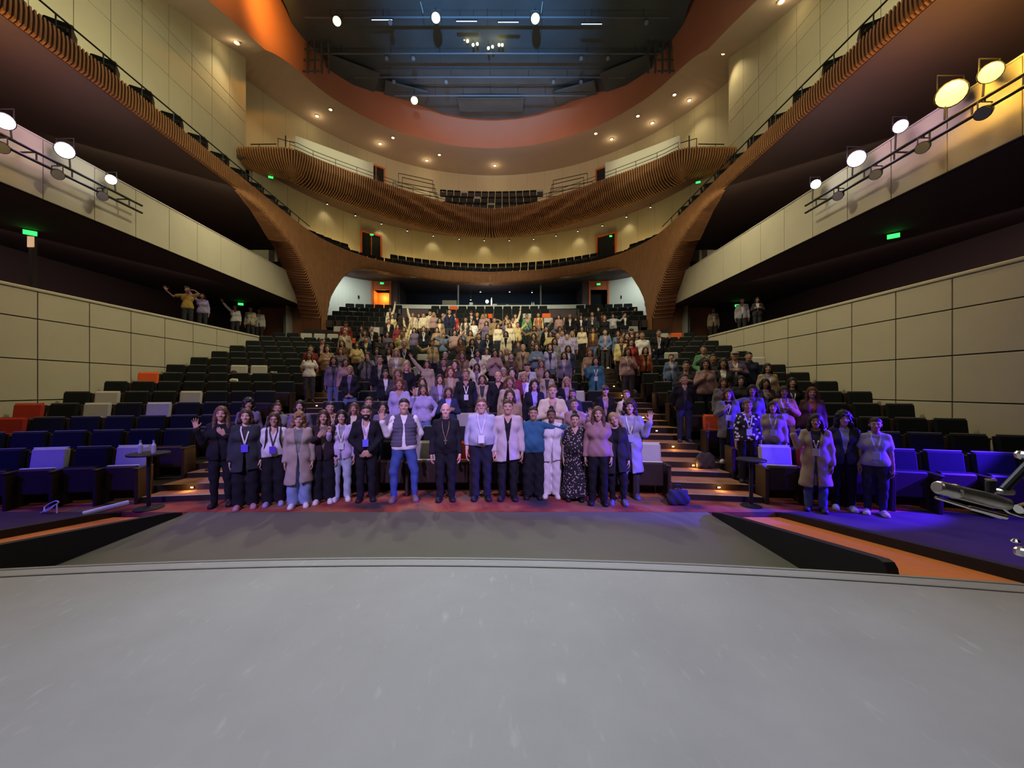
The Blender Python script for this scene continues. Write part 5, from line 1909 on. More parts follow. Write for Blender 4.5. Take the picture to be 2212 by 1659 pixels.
# crowd: (u, v of the head centre, top, colour, hair, hair colour, pose left, pose right, male, inner/None, lanyard)
CR = '''537 874 jacket pu curly k down down f be -
600 883 hoodie gy bun b down down f - -
648 878 jacket pu straight k down down f pu w
713 881 jacket tn short k down chest m bk w
765 883 jacket bk straight m down down f cr -
797 871 jacket bk pony b down down f dk -
828 881 sweater pu bob k wave down f - -
843 669 jacket cr straight k down up f dk -
848 684 jacket ye long b down down f cr -
840 694 longcoat bk short k down down m cr -
747 700 jacket rd cap k down down m wh w
781 710 jacket bk straight k down down f dk w
803 710 jacket bk short k down down m bk w
745 718 jacket be short b down down m wh w
788 720 sweater gy long b chest chest f - -
837 723 sweater pu straight k down down f - -
696 736 jacket bk cap g down down m pk -
791 734 jacket nv short k down down f ye -
820 732 jacket dk straight k down down f dk -
739 742 sweater br straight b down down f - -
771 746 sweater ye long b cross cross f - -
671 754 jacket rd short k down down m dk -
707 753 jacket tn straight b cross cross f pk -
847 743 jacket dk bob k down down f gy -
736 759 sweater pu straight r down down f - -
814 759 jacket nv straight k down down f pu -
840 759 jacket bk straight k down down f wh -
668 768 tee wh long r behind behind f - -
721 779 jacket pu long k down down f dk -
747 783 sweater pk straight b down down f - -
794 769 jacket gy long b phone phone f dk -
821 778 jacket bk short k down down m gy -
873 712 jacket ye straight b down up f br -
868 722 jacket ye short k down down m wh w
892 680 longcoat cr straight m up down f pk -
905 682 tee bk straight b low low f - w
915 681 sweater cr short k down down m - -
929 677 hoodie cr short k down down m - -
937 680 sweater pk long y down wide f - -
957 681 jacket dk short k down down m gy -
971 674 jacket nv short k down down m bk -
982 682 jacket rr straight b down down f wh -
1006 691 vest dk short k down down m cr w
1018 677 jacket bk cap b down down m dk w
1023 697 tee wh straight b down down f - -
1031 681 jacket bk short y down down m bk -
950 693 jacket tn straight k down down f cr -
859 706 sweater rd straight k down down f - -
884 706 jacket cr straight b up down f cr -
915 711 jacket bk bob m down down f gy w
895 714 sweater pu straight k down down f - -
944 713 sweater tn bob b chest down f - -
982 719 tee pk straight k down upout f - -
958 726 sweater bl short k head head f - -
1016 720 tee tn bob b upout upout f - -
873 744 jacket bk short g down down m nv w
846 746 jacket dk straight k down down f dk -
934 742 jacket ye pony b wide down f tn -
995 738 sweater br long r wide down f - -
1020 739 jacket bk straight k down down f bk w
1034 727 jacket nv short k down down m dk -
856 762 jacket be straight y down down f wh -
999 768 jacket tn long m down down f br -
1032 764 jacket cr long k hip hip f pu w
962 769 jacket dk short g down down m dk -
879 787 jacket bk long y down down f bk -
923 787 coat be straight b upout down f be -
959 783 jacket bk short k down down m bk -
983 788 jacket dk straight b down down f dk -
1043 684 sweater pk straight y down down f - -
1050 682 sweater pk straight b down down f - -
1068 692 sweater tn short k down head m - -
1051 699 jacket pu straight k down down f pu -
1076 705 sweater cr straight b down down f - -
1095 685 jacket tn straight b down down f rs -
1094 697 jacket pu curly k wide down f be -
1101 703 jacket cr straight r down down f cr -
1108 692 tee cr pony b down down f - -
1113 683 blouse cr short k down up f - -
1118 702 jacket ye short k upout upout m ye -
1138 683 jacket gn short k down down m wh w
1163 681 vest rs short b down down m ye -
1207 685 hoodie pk straight k down wave f - -
1231 683 jacket bk short m down down m wh w
1154 710 sweater tn straight b wide down f - -
1164 708 hoodie gy short g upout upout m - -
1180 711 jacket bk short k down down f cr -
1209 711 jacket pu straight k head down f wh -
1093 722 longcoat cr straight k down down f bk -
1053 727 jacket bk straight k down down f bk w
1153 727 jacket dk long k down down f dk -
1189 722 jacket ye straight b cross down f ye -
1205 725 sweater lv short k down down m - w
1214 720 sweater lv short m down down m - -
1225 727 sweater lv short k down down m - -
1236 722 sweater lv long y down down f - -
1151 741 jacket bk long b down down f dk -
1119 745 sweater dk straight r down down f - -
1130 752 jacket tn short g down down m dk -
1159 750 sweater bl straight b cross cross f - -
1198 738 jacket gy straight k down down f pu -
1188 750 jacket lv long k down down f nv -
1227 754 jacket nv bob k down down f lv -
1219 768 jacket pu straight k down down f lv -
1069 763 sweater pk bob k chest chest f - -
1051 759 jacket wh straight b down down f wh -
1081 764 sweater pu straight m down down f - -
1094 760 jacket dk straight y down down f be -
1104 770 jacket br pony b down down f dk -
1169 786 jacket tn long m down down f pk -
1255 686 jacket bk straight k wave wave f wh w
1279 679 jacket dk short k down down m dk w
1305 687 jacket bk straight r up down f bk -
1324 683 sweater lg straight k wide wide f - w
1350 681 jacket bk bob k down upout f wh w
1257 711 blouse cr straight k down down f - -
1281 714 jacket br straight b down down f mu -
1307 718 jacket dn short k low low m pk -
1335 721 jacket bl straight b down down f dk -
1347 724 sweater dk straight k down down f - -
1355 727 jacket br straight k down down f dk -
1364 716 jacket dk cap b down down m dk -
1376 724 jacket bk straight k down down f dk -
1387 725 long wh short k down down m - -
1423 720 jacket bk short k hip wave m gy w
1342 734 jacket ye straight m down down f dk -
1363 739 jacket rd curly b down down f rr -
1394 757 jacket rs bob b down down f bk -
1356 760 sweater pk straight k down chest f - w
1274 762 sweater tn bob r down down f - -
1287 780 coat te straight k wave down f te w
756 800 jacket bk short y low low f pu -
833 808 jacket bk short k down down f wh -
860 808 jacket dk long m chest down f pk -
878 792 jacket bk straight y down down f bk -
863 830 blouse lv straight r down wave f - -
912 826 sweater be bob b down down f - -
914 842 sweater lv straight b down hip f - -
950 820 jacket pu long b down down f lv -
973 804 jacket tn straight r down down f be -
969 848 jacket nv straight b cross cross f lv -
1006 810 jacket bk short m down down m bk w
1030 793 jacket cr long k hip hip f pu -
1042 820 coat be straight b down down f dk -
1076 814 coat bk fringe g down down m bk -
1088 804 sweater be short g down down m - -
1101 826 coat be straight m down down f pk -
1101 855 jacket tn straight b down down f pk -
1107 806 jacket rd straight k down down f wh w
1131 815 jacket wh bob y down down f lv w
1139 792 jacket lg cap b down down m dk -
1154 832 jacket bk straight k down down f lv -
1182 808 jacket be bob k down down f dk -
1193 845 jacket cr short m cross cross m pk -
1210 870 sweater rd long k down down f - -
1224 825 jacket bk long y down down f pk -
1237 852 jacket dk short k down down f br -
1241 874 blouse pk short b down wave f - -
1307 844 coat bk cap b down down f pk -
1353 854 sweater cr short m down down f - -
1450 773 jacket dn short k down down f lg -
1482 791 jacket dk short k cross cross m dk -
1478 819 jacket bk short k behind behind m dk -
1520 756 jacket gn short k low low m gy -
1540 775 sweater dk short k head down m - -
1524 787 sweater pk straight k chest down f - -
1562 786 jacket dk straight k down down f wh w
1587 768 jacket pu cap g cross cross m wh -
1617 771 sweater nv short k down down m - -
1658 796 jacket be straight k down down f lv w
1520 806 jacket dk straight b down down f pu w
1562 827 jacket gy straight b down chest f dk -
1600 823 sweater dk bob k wave down f - -
1653 829 jacket dk straight k down chest f lv -
1711 827 jacket bk straight k down down f dk w
1625 844 jacket gy straight k wide down f pu -
1573 852 coat gy straight b chest down f bk w
1693 847 sweater mu bob b down chest f - w
1754 849 jacket br long r down down f rs -
1615 877 floral bk short m down down f - w
1670 880 sweater be bob b down down f - w
1762 910 longcoat be long k wave down f dk w
1822 905 jacket dk curly k down down f lg -
1891 918 tee lg short k down down f - w'''
POSEW = dict(wave='waving', wavehigh='waving', wide='with arm out', up='with arm raised', upout='with arms up', cross='with crossed arms', clasp='with clasped hands', low='with clasped hands', chest='with hand at chest', phone='holding up hands', head='with hands on head', hip='with hand on hip', behind='with hands behind back', fist='with raised fist')
PL = []
taken = []
rng = random.Random(11)
for ln in CR.split('\n'):
    u, v, top, c, hair, hc, pa, pb, sex, inner, lan = ln.split()
    u, v = float(u), float(v)
    best = None
    for k in range(0, NR):
        for dr in (-.62, -.45, -.78):
            rad = RR[k] + dr
            y = RC + rad
            for _ in range(6):
                x = CAM.x + (u - PU) * y / F_PX
                if abs(x) >= rad:
                    break
                y = row_y(rad, x)
            if abs(x) > row_halfwidth(k) - .35:
                continue
            if k == 0 and (abs(x) < 5.0 or dr == -.78):
                continue
            z = floor_z(x, y)
            hh = (CAM.z + (PV - v) * y / F_PX - z) / .932
            ideal = 1.72 if sex == 'm' else 1.62
            cost = abs(hh - ideal) / .07 + (0 if dr == -.62 else .35)
            if not 1.44 < hh < 1.92:
                cost += 8
            for tx, ty in taken:
                dd = math.hypot((tx - x), (ty - y) * 1.5)
                if dd < .50:
                    cost += (.50 - dd) * 30
            if best is None or cost < best[0]:
                best = (cost, x, y, z, min(1.9, max(1.45, hh)), k)
    cost, x, y, z, hh, k = best
    taken.append((x, y))
    PL.append((x, y, z, hh, k, top, c, hair, hc, pa, pb, sex == 'm', inner, lan))
rows_ = {}
for p in PL:
    b = 'left' if p[0] < -AI1 else 'right' if p[0] > AI1 else 'centre'
    if AI0 <= abs(p[0]) <= AI1:
        b = 'left aisle' if p[0] < 0 else 'right aisle'
    rows_.setdefault((b, p[4]), []).append(p)
for (b, k), lst in rows_.items():
    lst.sort(key=lambda p: p[0])
    for i, (x, y, z, hh, _k, top, c, hair, hc, pa, pb, male, inner, lan) in enumerate(lst):
        near = y < 11.5
        sk = list(SK[rng.randrange(5)])
        botc = C[rng.choice(['bk', 'dk', 'bk', 'nv', 'dn', 'dk'])]
        kw = {}
        if top == 'floral':
            top, kw['topmat'] = 'blouse', FLORAL2
            word = 'black and white floral blouse'
        else:
            word = CW[c] + ' ' + {'tee': 'tee shirt', 'long': 'shirt', 'longcoat': 'long coat'}.get(top, top)
        e = person((x, y, z), face_cam(x, y) + rng.uniform(-.15, .15), hh, male, pa, pb, top, C[c], rng.choice(['slim', 'straight', 'straight']), botc, hair, HC[hc], tuple(sk), None if inner == '-' else C[inner], 1.0 if (rng.random() < .65 or near) else 1.15, .019 if near else .028, C['wh'] if lan == 'w' else None, (.6, .6, .62), rng.choice([C['bk'], C['wh'], C['dk']]), **kw)
        pw = POSEW.get(pa) or POSEW.get(pb) or 'standing'
        if b.endswith('aisle'):
            lab = 'person in %s %s on the %s stairs by %s row, %s from left' % (word, pw, b, ORD[k + 1], ORD[i + 1])
        else:
            lab = 'person in %s %s, %s block %s row, %s from left' % (word, pw, b, ORD[k + 1], ORD[i + 1])
        if len(lab.split()) > 16:
            lab = lab.replace(' ' + pw, '', 1)
        tag(e, lab, 'person', 'audience in the stalls')

# people in the side galleries
GP = [(405, 627, -12.0, 'tee', 'mu', 'short', 'k', 'wide', 'head', True, 'person in mustard shirt with arms out in the left gallery'),
      (437, 640, -12.0, 'sweater', 'lv', 'bob', 'k', 'upout', 'down', False, 'person in lavender sweater waving in the left gallery'),
      (508, 664, -12.0, 'blouse', 'wh', 'straight', 'k', 'upout', 'down', False, 'person in white blouse with arm stretched up in the left gallery'),
      (541, 668, -11.9, 'jacket', 'cr', 'short', 'k', 'down', 'low', False, 'person in cream jacket beside the left gallery exit'),
      (560, 672, -11.9, 'jacket', 'wh', 'straight', 'k', 'down', 'down', False, 'rightmost person in pale jacket in the left gallery'),
      (1541, 670, 11.9, 'jacket', 'be', 'straight', 'b', 'down', 'down', False, 'person in beige jacket at the end of the right gallery'),
      (1603, 650, 11.9, 'jacket', 'lg', 'short', 'k', 'down', 'down', True, 'person in light grey jacket standing in the right gallery'),
      (1636, 676, 11.7, 'jacket', 'dk', 'bob', 'k', 'cross', 'cross', False, 'person in charcoal jacket with crossed arms in the right gallery')]
for u, v, x, top, c, hair, hc, pa, pb, male, lab in GP:
    y = (x - CAM.x) * F_PX / (u - PU)
    zt = CAM.z + (PV - v) * y / F_PX
    e = person((x, y, 4.33), face_cam(x, y), min(1.85, max(1.5, (zt - 4.33) / .932)), male, pa, pb, top, C[c], 'straight', C['dk'], hair, HC[hc], SK[1], C['wh'] if top == 'jacket' else None, 1.0, .024)
    tag(e, lab, 'person', 'people in the side galleries')

# ------------------------------------------------------------------ lamps: house lamps in the ceiling, lamp bars on the gallery beams
def lamp_head(name, loc, target, r, L, lens_mat, label, cat, group, hang=None):
    e = empty(name, loc)
    tag(e, label, cat, group)
    R_ = (Vector(target) - Vector(loc)).to_track_quat('-Z', 'Y').to_matrix().to_4x4()
    MB().lathe([(r * .55, L), (r * .8, L * .9), (r * .85, L * .3), (r, L * .2), (r * 1.02, -.01), (r * .93, -.01)], 16, R_).build('housing', BLACK, e, smooth=False)
    MB().lathe([(r * .92, -.03), (r * .92, -.012)], 16, R_).build('lens', lens_mat, e)
    y0 = R_ @ Vector((0, 0, L * .45))
    MB().tube([y0 + Vector((-r * 1.15, 0, 0)), y0 + Vector((-r * 1.15, 0, r * 1.6)), y0 + Vector((r * 1.15, 0, r * 1.6)), y0 + Vector((r * 1.15, 0, 0))], .014, 6).build('yoke', STEEL, e)
    if hang:
        MB().tube([y0 + Vector((0, 0, r * 1.6)), y0 + Vector((0, 0, hang))], .015, 6).build('clamp', STEEL, e)
    return e


LY = mat('lens_yellow_white', (.9, .9, .7), .4, emit=(1.0, .95, .42), estr=2.2)
LP = mat('lens_pink', (.9, .7, .9), .4, emit=(1.0, .74, 1.0), estr=1.5)
LA = mat('lens_amber', (.9, .7, .3), .4, emit=(1.0, .66, .10), estr=2.4)
LW = mat('lens_white', (.9, .9, .9), .4, emit=(.95, .92, 1.0), estr=2)
for i, p in enumerate(HOUSE):
    lamp_head('house_lamp', p, (0.8, 1.0, .5), .26 if i else .24, .5, LY, 'large glaring house lamp in the ceiling void, %s' % ('leftmost, yellowish', 'left of the centre pair', 'right of the centre pair', 'lowest one over the back ring')[i], 'stage light', 'ceiling house lamps', 23.97 - p[2] - .36)
# pipe battens with cable drops in the void
for i, (y, z, x0, x1) in enumerate(((22.3, 23.5, -10.6, 10.6), (24.6, 23.4, -11.0, 11.0), (26.6, 23.5, -9.4, 9.4), (20.2, 23.5, -10.6, 10.6), (28.0, 23.3, -7.0, 7.0))):
    e = empty('pipe_batten', (0, y, z))
    tag(e, 'black pipe batten hung in the ceiling void, %s from the back' % ORD[(4, 3, 2, 5, 1)[i]], 'pipe', 'ceiling battens')
    MB().tube([(x0, 0, 0), (x1, 0, 0)], .05, 8).build('pipe', mat('batten_grey', (.12, .15, .19), .5), e)
    dr = MB().tube([(0, 0, 0), (0, 0, 24.02 - z)], .012, 6).mesh('hanger', STEEL)
    for k in range(7):
        link('hanger', dr, e, (x0 + (x1 - x0) * (k + .5) / 7, 0, 0))
# dark unlit stage lamps on the battens
for i, (x, y, z) in enumerate(((-6.5, 24.6, 23.1), (-4.8, 24.6, 23.1), (5.9, 24.6, 23.1), (7.6, 24.6, 23.1), (-3.0, 26.6, 23.2), (4.4, 26.6, 23.2), (6.3, 26.6, 23.2), (-6.6, 26.6, 23.2), (9.2, 22.3, 23.2), (-5.6, 22.3, 23.2))):
    lamp_head('unlit_stage_lamp', (x, y - .1, z - .1), (0, 0, 0), .13, .34, mat('dead_lens', (.2, .22, .25), .15), 'unlit black stage lamp on a ceiling batten, %s in photo order' % ORD[i + 1], 'stage light', 'unlit lamps on battens', .35)
# acoustic clouds: stepped black panels hanging under the void
for i, (x, y, w, d, z, rz) in enumerate(((-9.4, 26.4, 3.2, 2.2, 23.5, .5), (9.4, 26.4, 3.2, 2.2, 23.5, -.5), (-6.2, 28.2, 3.0, 1.6, 23.6, .35), (6.2, 28.2, 3.0, 1.6, 23.6, -.35), (0, 29.4, 5.0, 1.6, 23.6, 0))):
    o = MB().bev((-w / 2, -d / 2, 0), (w / 2, d / 2, .12), .03).build('acoustic_panel', BLACKC, loc=(x, y, z), rot=(.12, 0, rz))
    MB().tube([(0, 0, .1), (0, 0, 24.02 - z)], .02, 6).build('hanger', STEEL, o)
    tag(o, 'dark acoustic panel hung below the ceiling void, %s' % ('far left', 'far right', 'left of centre', 'right of centre', 'centre')[i], 'acoustic panel', 'acoustic panels')
# grated catwalk frames at the corners of the void
for s, sn in ((-1, 'left'), (1, 'right')):
    e = empty('catwalk_frame', (s * 11.2, 24.4, 21.9))
    tag(e, 'dark catwalk frame at the %s corner of the ceiling void' % sn, 'catwalk')
    for k in range(4):
        MB().box((-.05, -.05, 0), (.05, .05, 2.12)).build('post', BLACKC, e, loc=(s * (.25 - .45 * k), -.1, 0))
    for k in range(3):
        MB().box((-1.2, -.04, 0), (.5, .04, .07)).build('rail', BLACKC, e, loc=(0 if s < 0 else .7, -.1, .1 + .7 * k), rot=(0, 0, 0))
# slim lit tubes
for i, (u, v) in enumerate(((825, 43), (1008, 46), (1098, 48), (1278, 52))):
    p = P2W(u, v, 22.3)
    e = empty('tube_light', p)
    tag(e, 'slim white light tube in the ceiling void, %s from left' % ORD[i + 1], 'light tube', 'ceiling light tubes')
    MB().tube([(-.6, 0, 0), (.6, 0, 0)], .022, 8).build('tube', mat('tube_glow', (.8, .85, .9), .4, emit=(.75, .85, 1.0), estr=.9), e)
    MB().box((-.64, -.03, .02), (.64, .03, .07)).build('batten', BLACK, e)
    for s in (-1, 1):
        MB().tube([(s * .4, 0, .06), (s * .4, 0, 24.02 - p.z)], .008, 5).build('hanger', STEEL, e)
# cluster of warm reflections, added as small hung glowing balls
for i, (u, v) in enumerate(((1003, 84), (1010, 89), (1022, 97), (1031, 95), (1058, 78), (1055, 104), (1064, 101), (1078, 97), (1085, 97))):
    p = P2W(u, v, 24.3)
    e = empty('warm_reflection', p)
    tag(e, 'glowing ball for a warm reflection in the central ceiling cluster, %s from left' % ORD[1 + sorted((1003, 1010, 1022, 1031, 1058, 1055, 1064, 1078, 1085)).index(u)], 'reflection', 'warm reflection cluster')
    r = .15 if u == 1058 else .085
    MB().lathe([(.02, -r), (r * .8, -r * .6), (r, 0), (r * .8, r * .6), (.02, r)], 10).build('glow_ball', mat('reflection_glow', (.9, .7, .3), .4, emit=(1.0, .72, .22), estr=10), e, smooth=True)
    MB().tube([(0, 0, r), (0, 0, 24.02 - p.z)], .008, 5).build('cord', STEEL, e)
for i, (u, u2) in enumerate(((904, 914), (1174, 1169))):
    a, b = P2W(u, -14, 21.9), P2W(u2, 28, 21.9)
    o = MB().tube([a, b], .018, 6).build('hanging_cable', mat('cable_pale', (.5, .55, .5), .5))
    tag(o, 'pale cable running down to the %s house lamp' % ('left centre', 'right centre')[i], 'cable', 'ceiling cables')

LAMPS = {'left': [(-190, 150, LA, .2), (10, 262, LP, .17), (140, 325, LP, .19), (240, 388, LW, .13)], 'right': [(2140, 157, LA, .17), (2055, 203, LA, .24), (1945, 273, LP, .14), (1850, 343, LP, .2), (1762, 398, LW, .13)]}
for s, sn in ((-1, 'left'), (1, 'right')):
    e = empty('lighting_truss', (s * 10.1, 7.5, 7.55))
    tag(e, 'black ladder truss bolted along the %s gallery beam' % sn, 'truss', 'gallery trusses')
    for dz in (0, -.22):
        MB().tube([(0, -5.5, dz), (0, 4.2, dz)], .035, 8).build('pipe', STEEL, e)
    rung = MB().tube([(0, 0, 0), (0, 0, -.22)], .018, 6).mesh('rung', STEEL)
    brk = MB().tube([(0, 0, 0), (s * .375, 0, .0)], .02, 6).mesh('bracket', STEEL)
    for k in range(13):
        link('rung', rung, e, (0, -5.2 + .75 * k, 0))
        if k % 3 == 0:
            link('bracket', brk, e, (0, -5.2 + .75 * k, 0))
    for k in range(6):
        u_ = lamp_head('truss_lamp', (s * 10.0, 5.2 + 1.05 * k, 7.22), (0, 2.0, 1.0), .12, .32, mat('dead_lens', (.2, .22, .25), .15), 'unlit black lamp under the %s gallery truss, %s from the stage' % (sn, ORD[k + 1]), 'stage light', 'unlit truss lamps', .3)
    for i, (u, v, lm, r) in enumerate(LAMPS[sn]):
        x = s * 10.02
        y = (x - CAM.x) * F_PX / (u - PU)
        z = CAM.z + (PV - v) * y / F_PX
        lab = {LP: 'glaring pink-white', LW: 'small white', LA: 'glaring amber'}[lm]
        lamp_head('gallery_lamp', (x, y, z), (1.2, -1.0, 1.5), r, .4, lm, '%s stage lamp above the %s gallery truss, %s from the photo edge' % (lab, sn, ORD[i + 1]), 'stage light', 'lit gallery lamps', 0)
        MB().tube([(0, .1, -.05), (0, .12, 7.55 - z)], .02, 6).build('stem', STEEL, bpy.data.objects[[o.name for o in COL.objects if o.name.startswith('gallery_lamp')][-1]])
        col_ = {LP: (1.0, .6, 1.0), LW: (.9, .9, 1.0), LA: (1.0, .55, .08)}[lm]
        spot('gallery_lamp_beam', (x - s * .12, y - .15, z - .05), (.8, 0.2, .5), (18 if lm is LA else 60) if r > .15 else 30, col_, 60, .9, r)
        point('gallery_lamp_glow', (x - s * .25, y - .3, z + .1), 12 if lm is not LA else (60 if s > 0 else 130), col_, .12)

# ------------------------------------------------------------------ step lights in the aisle risers
glow = mat('step_light_glow', (1, .6, .2), .5, emit=(1.0, .50, .12), estr=14)
for s, sn in ((-1, 'left'), (1, 'right')):
    for k in range(1, 9):
        x = s * 4.9
        r_ = RR[k - 1] + 0.06
        y = row_y(r_, x) - .012
        z = FZ[k] - (FZ[k] - FZ[k - 1]) * .25
        e = empty('step_light', (x, y, z))
        tag(e, 'small amber step light on the %s aisle, %s from the front' % (sn, ORD[k]), 'step light', 'aisle step lights')
        MB().bev((-.035, -.008, -.02), (.035, .008, .02), .004).build('bezel', STEEL, e)
        MB().box((-.022, -.012, -.011), (.022, -.007, .011)).build('lens', glow, e)
        if k % 2 == 1 or k < 4:
            point('step_light_glow', (x, y - .10, z + .02), 1.6, (1.0, .48, .12), .02)

# ------------------------------------------------------------------ small things around the first rows
def cocktail_table(x, y, z, r, h, lab):
    e = empty('cocktail_table', (x, y, z))
    tag(e, lab, 'table', 'black cocktail tables')
    MB().lathe([(r * .72, 0), (r * .72, .012), (.05, .03), (.03, .04)], 20).build('base', BLACK, e)
    MB().lathe([(.03, .03), (.03, h - .03)], 12).build('column', BLACK, e)
    MB().lathe([(r, h - .03), (r + .005, h - .015), (r, h)], 24).build('table_top', BLACK, e)


cocktail_table(-5.0, 6.38, 0, .28, .92, 'black round cocktail table beside the left aisle, nearer the stage')
cocktail_table(-5.05, 7.95, floor_z(-5.05, 7.95), .26, .9, 'black round cocktail table standing on the left aisle stairs')
cocktail_table(5.08, 6.5, 0, .22, .8, 'black round cocktail table at the foot of the right aisle')
for i, (dx, lab) in enumerate(((-.12, 'small water bottle on the nearer left table, left one'), (.1, 'small water bottle on the nearer left table, right one'))):
    o = MB().lathe([(.03, 0), (.033, .02), (.033, .13), (.013, .17), (.013, .2)], 10).build('water_bottle', mat('bottle_plastic', (.45, .45, .55), .2), loc=(-5.0 + dx, 6.36, .92))
    MB().lathe([(.015, .195), (.015, .215)], 10).build('cap', mat('bottle_cap', (.2, .2, .6), .4), o)
    tag(o, lab, 'bottle', 'bottles on the left table')
# paper roll leaning at the front of the left seats
a, b = Vector((-5.62, 5.95, .045)), Vector((-5.28, 6.33, .11))
o = MB().tube([a, b], .042, 14).build('paper_roll', mat('paper_white', (.75, .73, .76), .8))
MB().tube([a - (b - a) * .02, a + (b - a) * .02], .034, 12).build('core', mat('paper_core', (.3, .25, .22), .9), o)
tag(o, 'white rolled paper lying on the carpet by the left front seats', 'paper roll')
loop = [(-6.35 + .10 * math.cos(t_) * (1 + .2 * math.sin(3 * t_)), 6.14 + .05 * math.sin(t_), .10 + .07 * math.sin(t_ + .5) + .01) for t_ in [i * .42 for i in range(16)]]
o = MB().tube([(-6.48, 6.12, .01)] + loop + [(-6.2, 6.1, .01)], .010, 6).build('cable_loop', mat('cable_white', (.65, .65, .68), .5))
tag(o, 'tangled white cable on the floor before the left front seats', 'cable')


def bag(name, loc, sx, sy, sz, col_, lab, cat, strap=True, seed=1):
    f = Field((-sx, -sy, -.02), (sx, sy, sz * 1.35), .014)
    f.cap((-sx * .45, 0, sz * .35), (sx * .45, 0, sz * .35), sz * .34, sz * .34, .03, sy / sz * 1.4)
    f.cap((-sx * .38, 0, sz * .68), (sx * .38, 0, sz * .68), sz * .26, sz * .26, .05, sy / sz * 1.3)
    f.ripple(lambda X, Y, Z: .008 * np.sin(40 * X + seed) * np.sin(33 * Z + 2 * seed) + .004 * np.sin(60 * Y))
    f.keep(lambda X, Y, Z: -Z + 0 * X + 0 * Y)
    V, Q = f.nets()
    e = empty(name, loc)
    tag(e, lab, cat)
    link('bag_body', np_mesh('bag_body', V, Q, mat('bag_' + str(seed), col_, .7, .1, 20)), e)
    if strap:
        MB().tube([(-sx * .3, 0, sz * .85), (-sx * .2, 0, sz * 1.15), (sx * .2, 0, sz * 1.15), (sx * .3, 0, sz * .85)], .012, 6).build('strap', BLACK, e)
    return e


bag('shoulder_bag', (3.86, 6.55, 0), .22, .13, .30, (.02, .022, .04), 'black bag on the floor at the right end of the front row', 'bag', True, 1)
bag('backpack', (5.12, 8.05, floor_z(5.12, 8.05)), .20, .14, .36, (.06, .05, .04), 'dark olive backpack on the right aisle stairs', 'backpack', True, 2)


def on_seat(u, v):
    s = min(SEATS, key=lambda q: (W2P((q[4], q[5] - .25, q[6] + .68))[0] - u) ** 2 + (W2P((q[4], q[5] - .25, q[6] + .68))[1] - v) ** 2)
    return Vector((s[4], s[5] - .26, s[6] + .652))


bag('plastic_bag', on_seat(505, 818), .20, .10, .13, (.72, .70, .55), 'crumpled white bag on an empty seat of the left block', 'bag', False, 3)
bag('folded_jacket', on_seat(600, 803), .18, .09, .10, (.30, .29, .26), 'grey folded jacket on an empty seat of the left block', 'jacket', False, 4)
p = on_seat(515, 800)
f = Field((-.16, -.2, -.01), (.16, .16, .16), .012)
f.ell((0, 0, .02), (.095, .11, .10), 0).cap((-.04, -.12, .02), (.04, -.12, .02), .05, .05, .01)
f.keep(lambda X, Y, Z: np.maximum(-Z, np.where(Y < -.1, Z - .03, -1)) + 0 * X)
V, Q = f.nets()
o = link('baseball_cap', np_mesh('baseball_cap', V, Q, mat('cap_black', (.012, .012, .014), .7)), None, p)
tag(o, 'black cap resting on a light grey seat in the left block', 'cap')

# ------------------------------------------------------------------ microphone stand at the right edge of the stage
BR = mat('brushed_metal', (.55, .53, .47), .28, .25, 25, metal=.9)
YM = 1.22
ms = empty('microphone_stand', (2.62, YM, STZ))
tag(ms, 'chrome boom stand holding a metal microphone at the right photo edge', 'microphone stand')
def L(u, v, dy=0.0):
    return P2W(u, v, YM + dy) - Vector((2.62, YM, STZ))
mic0, mic1 = L(2024, 1052), L(2178, 1090)
ax = (mic1 - mic0)
mc = MB().tube([mic0, mic0 + ax * .03, mic0 + ax * .22, mic0 + ax * .23, mic0 + ax * .26, mic0 + ax * .27, mic0 + ax * .8, mic0 + ax * .97, mic1], [.018, .021, .021, .023, .023, .021, .0225, .019, .012], 20).build('microphone', BR, ms, smooth=True)
MB().tube([mic0 - ax * .006, mic0 + ax * .004], [.016, .016], 16).build('grille', mat('mic_grille', (.25, .25, .25), .4, metal=.8), mc)
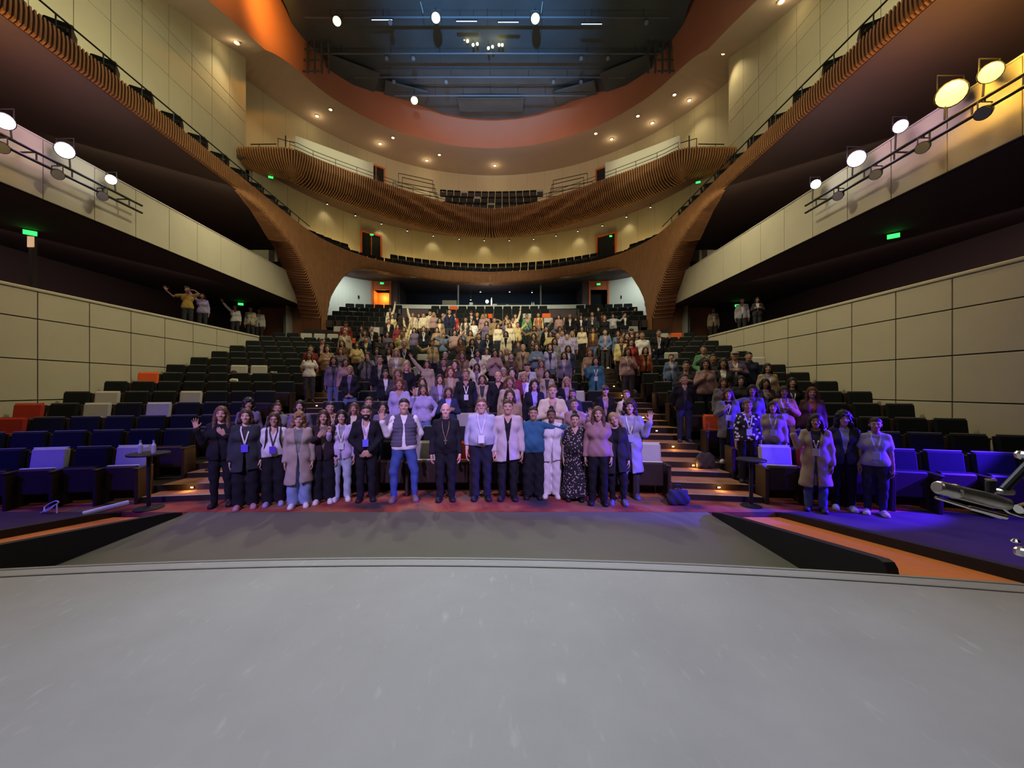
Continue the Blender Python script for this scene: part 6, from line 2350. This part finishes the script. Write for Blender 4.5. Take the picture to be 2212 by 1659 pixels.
MB().bev((-.004, -.024, -.009), (.004, -.018, .009), .001).build('switch', mat('switch_tan', (.5, .45, .3), .5), mc, loc=mic0 + ax * .24)
MB().tube([mic0 - ax * .02 - Vector((0, 0, .034)), mic0 + ax * .9 - Vector((0, 0, .047))], .0045, 8).build('guide_rod', CHROME, ms)
MB().tube([mic0 + ax * .45 - Vector((0, 0, .040)), mic0 + ax * .97 - Vector((0, 0, .042))], .007, 8).build('clamp_bar', CHROME, ms)
kb = L(2140, 1062)
MB().lathe([(.011, 0), (.012, .03), (.009, .035)], 14, Matrix.Translation(kb)).build('knob', BLACK, ms)
MB().lathe([(.013, .035), (.013, .039)], 14, Matrix.Translation(kb)).build('knob_cap', CHROME, ms)
MB().tube([L(2168, 1058), L(2215, 1010), L(2330, 900)], [.011, .012, .012], 10).build('boom_arm', BLACK, ms)
MB().bev((-.016, -.012, -.009), (.030, .012, .009), .004, Matrix.Translation(L(2165, 1062))).build('wing_nut', BR, ms)
MB().lathe([(.006, 0), (.016, .006), (.018, .018), (.012, .026)], 14, Matrix.Translation(L(2208, 992))).build('arm_joint', CHROME, ms)
MB().tube([L(2158, 1092), L(2180, 1108), L(2205, 1116), L(2250, 1118)], .003, 6).build('cable', CHROME, ms)
MB().tube([L(2200, 1100), L(2236, 1095)], [.014, .02], 12).build('connector', CHROME, ms)
MB().lathe([(.012, 0), (.017, .006), (.017, .02), (.012, .026)], 12, Matrix.Translation(L(2206, 1200))).lathe([(.008, 0), (.012, .004), (.006, .012)], 12, Matrix.Translation(L(2194, 1172))).build('clutch', CHROME, ms)
MB().tube([L(2206, 1186), L(2300, 1182)], .008, 10).build('clutch_bolt', CHROME, ms)
pole = Vector((0.08, 0, 0))
MB().tube([pole + Vector((0, 0, .02)), pole + Vector((0, 0, L(2300, 880).z))], .013, 12).build('pole', CHROME, ms)
for k in range(3):
    a_ = .6 + k * 2.094
    MB().tube([pole + Vector((0, 0, .16)), pole + Vector((.30 * math.cos(a_), .30 * math.sin(a_), .012))], .009, 8).build('leg', BLACK, ms)
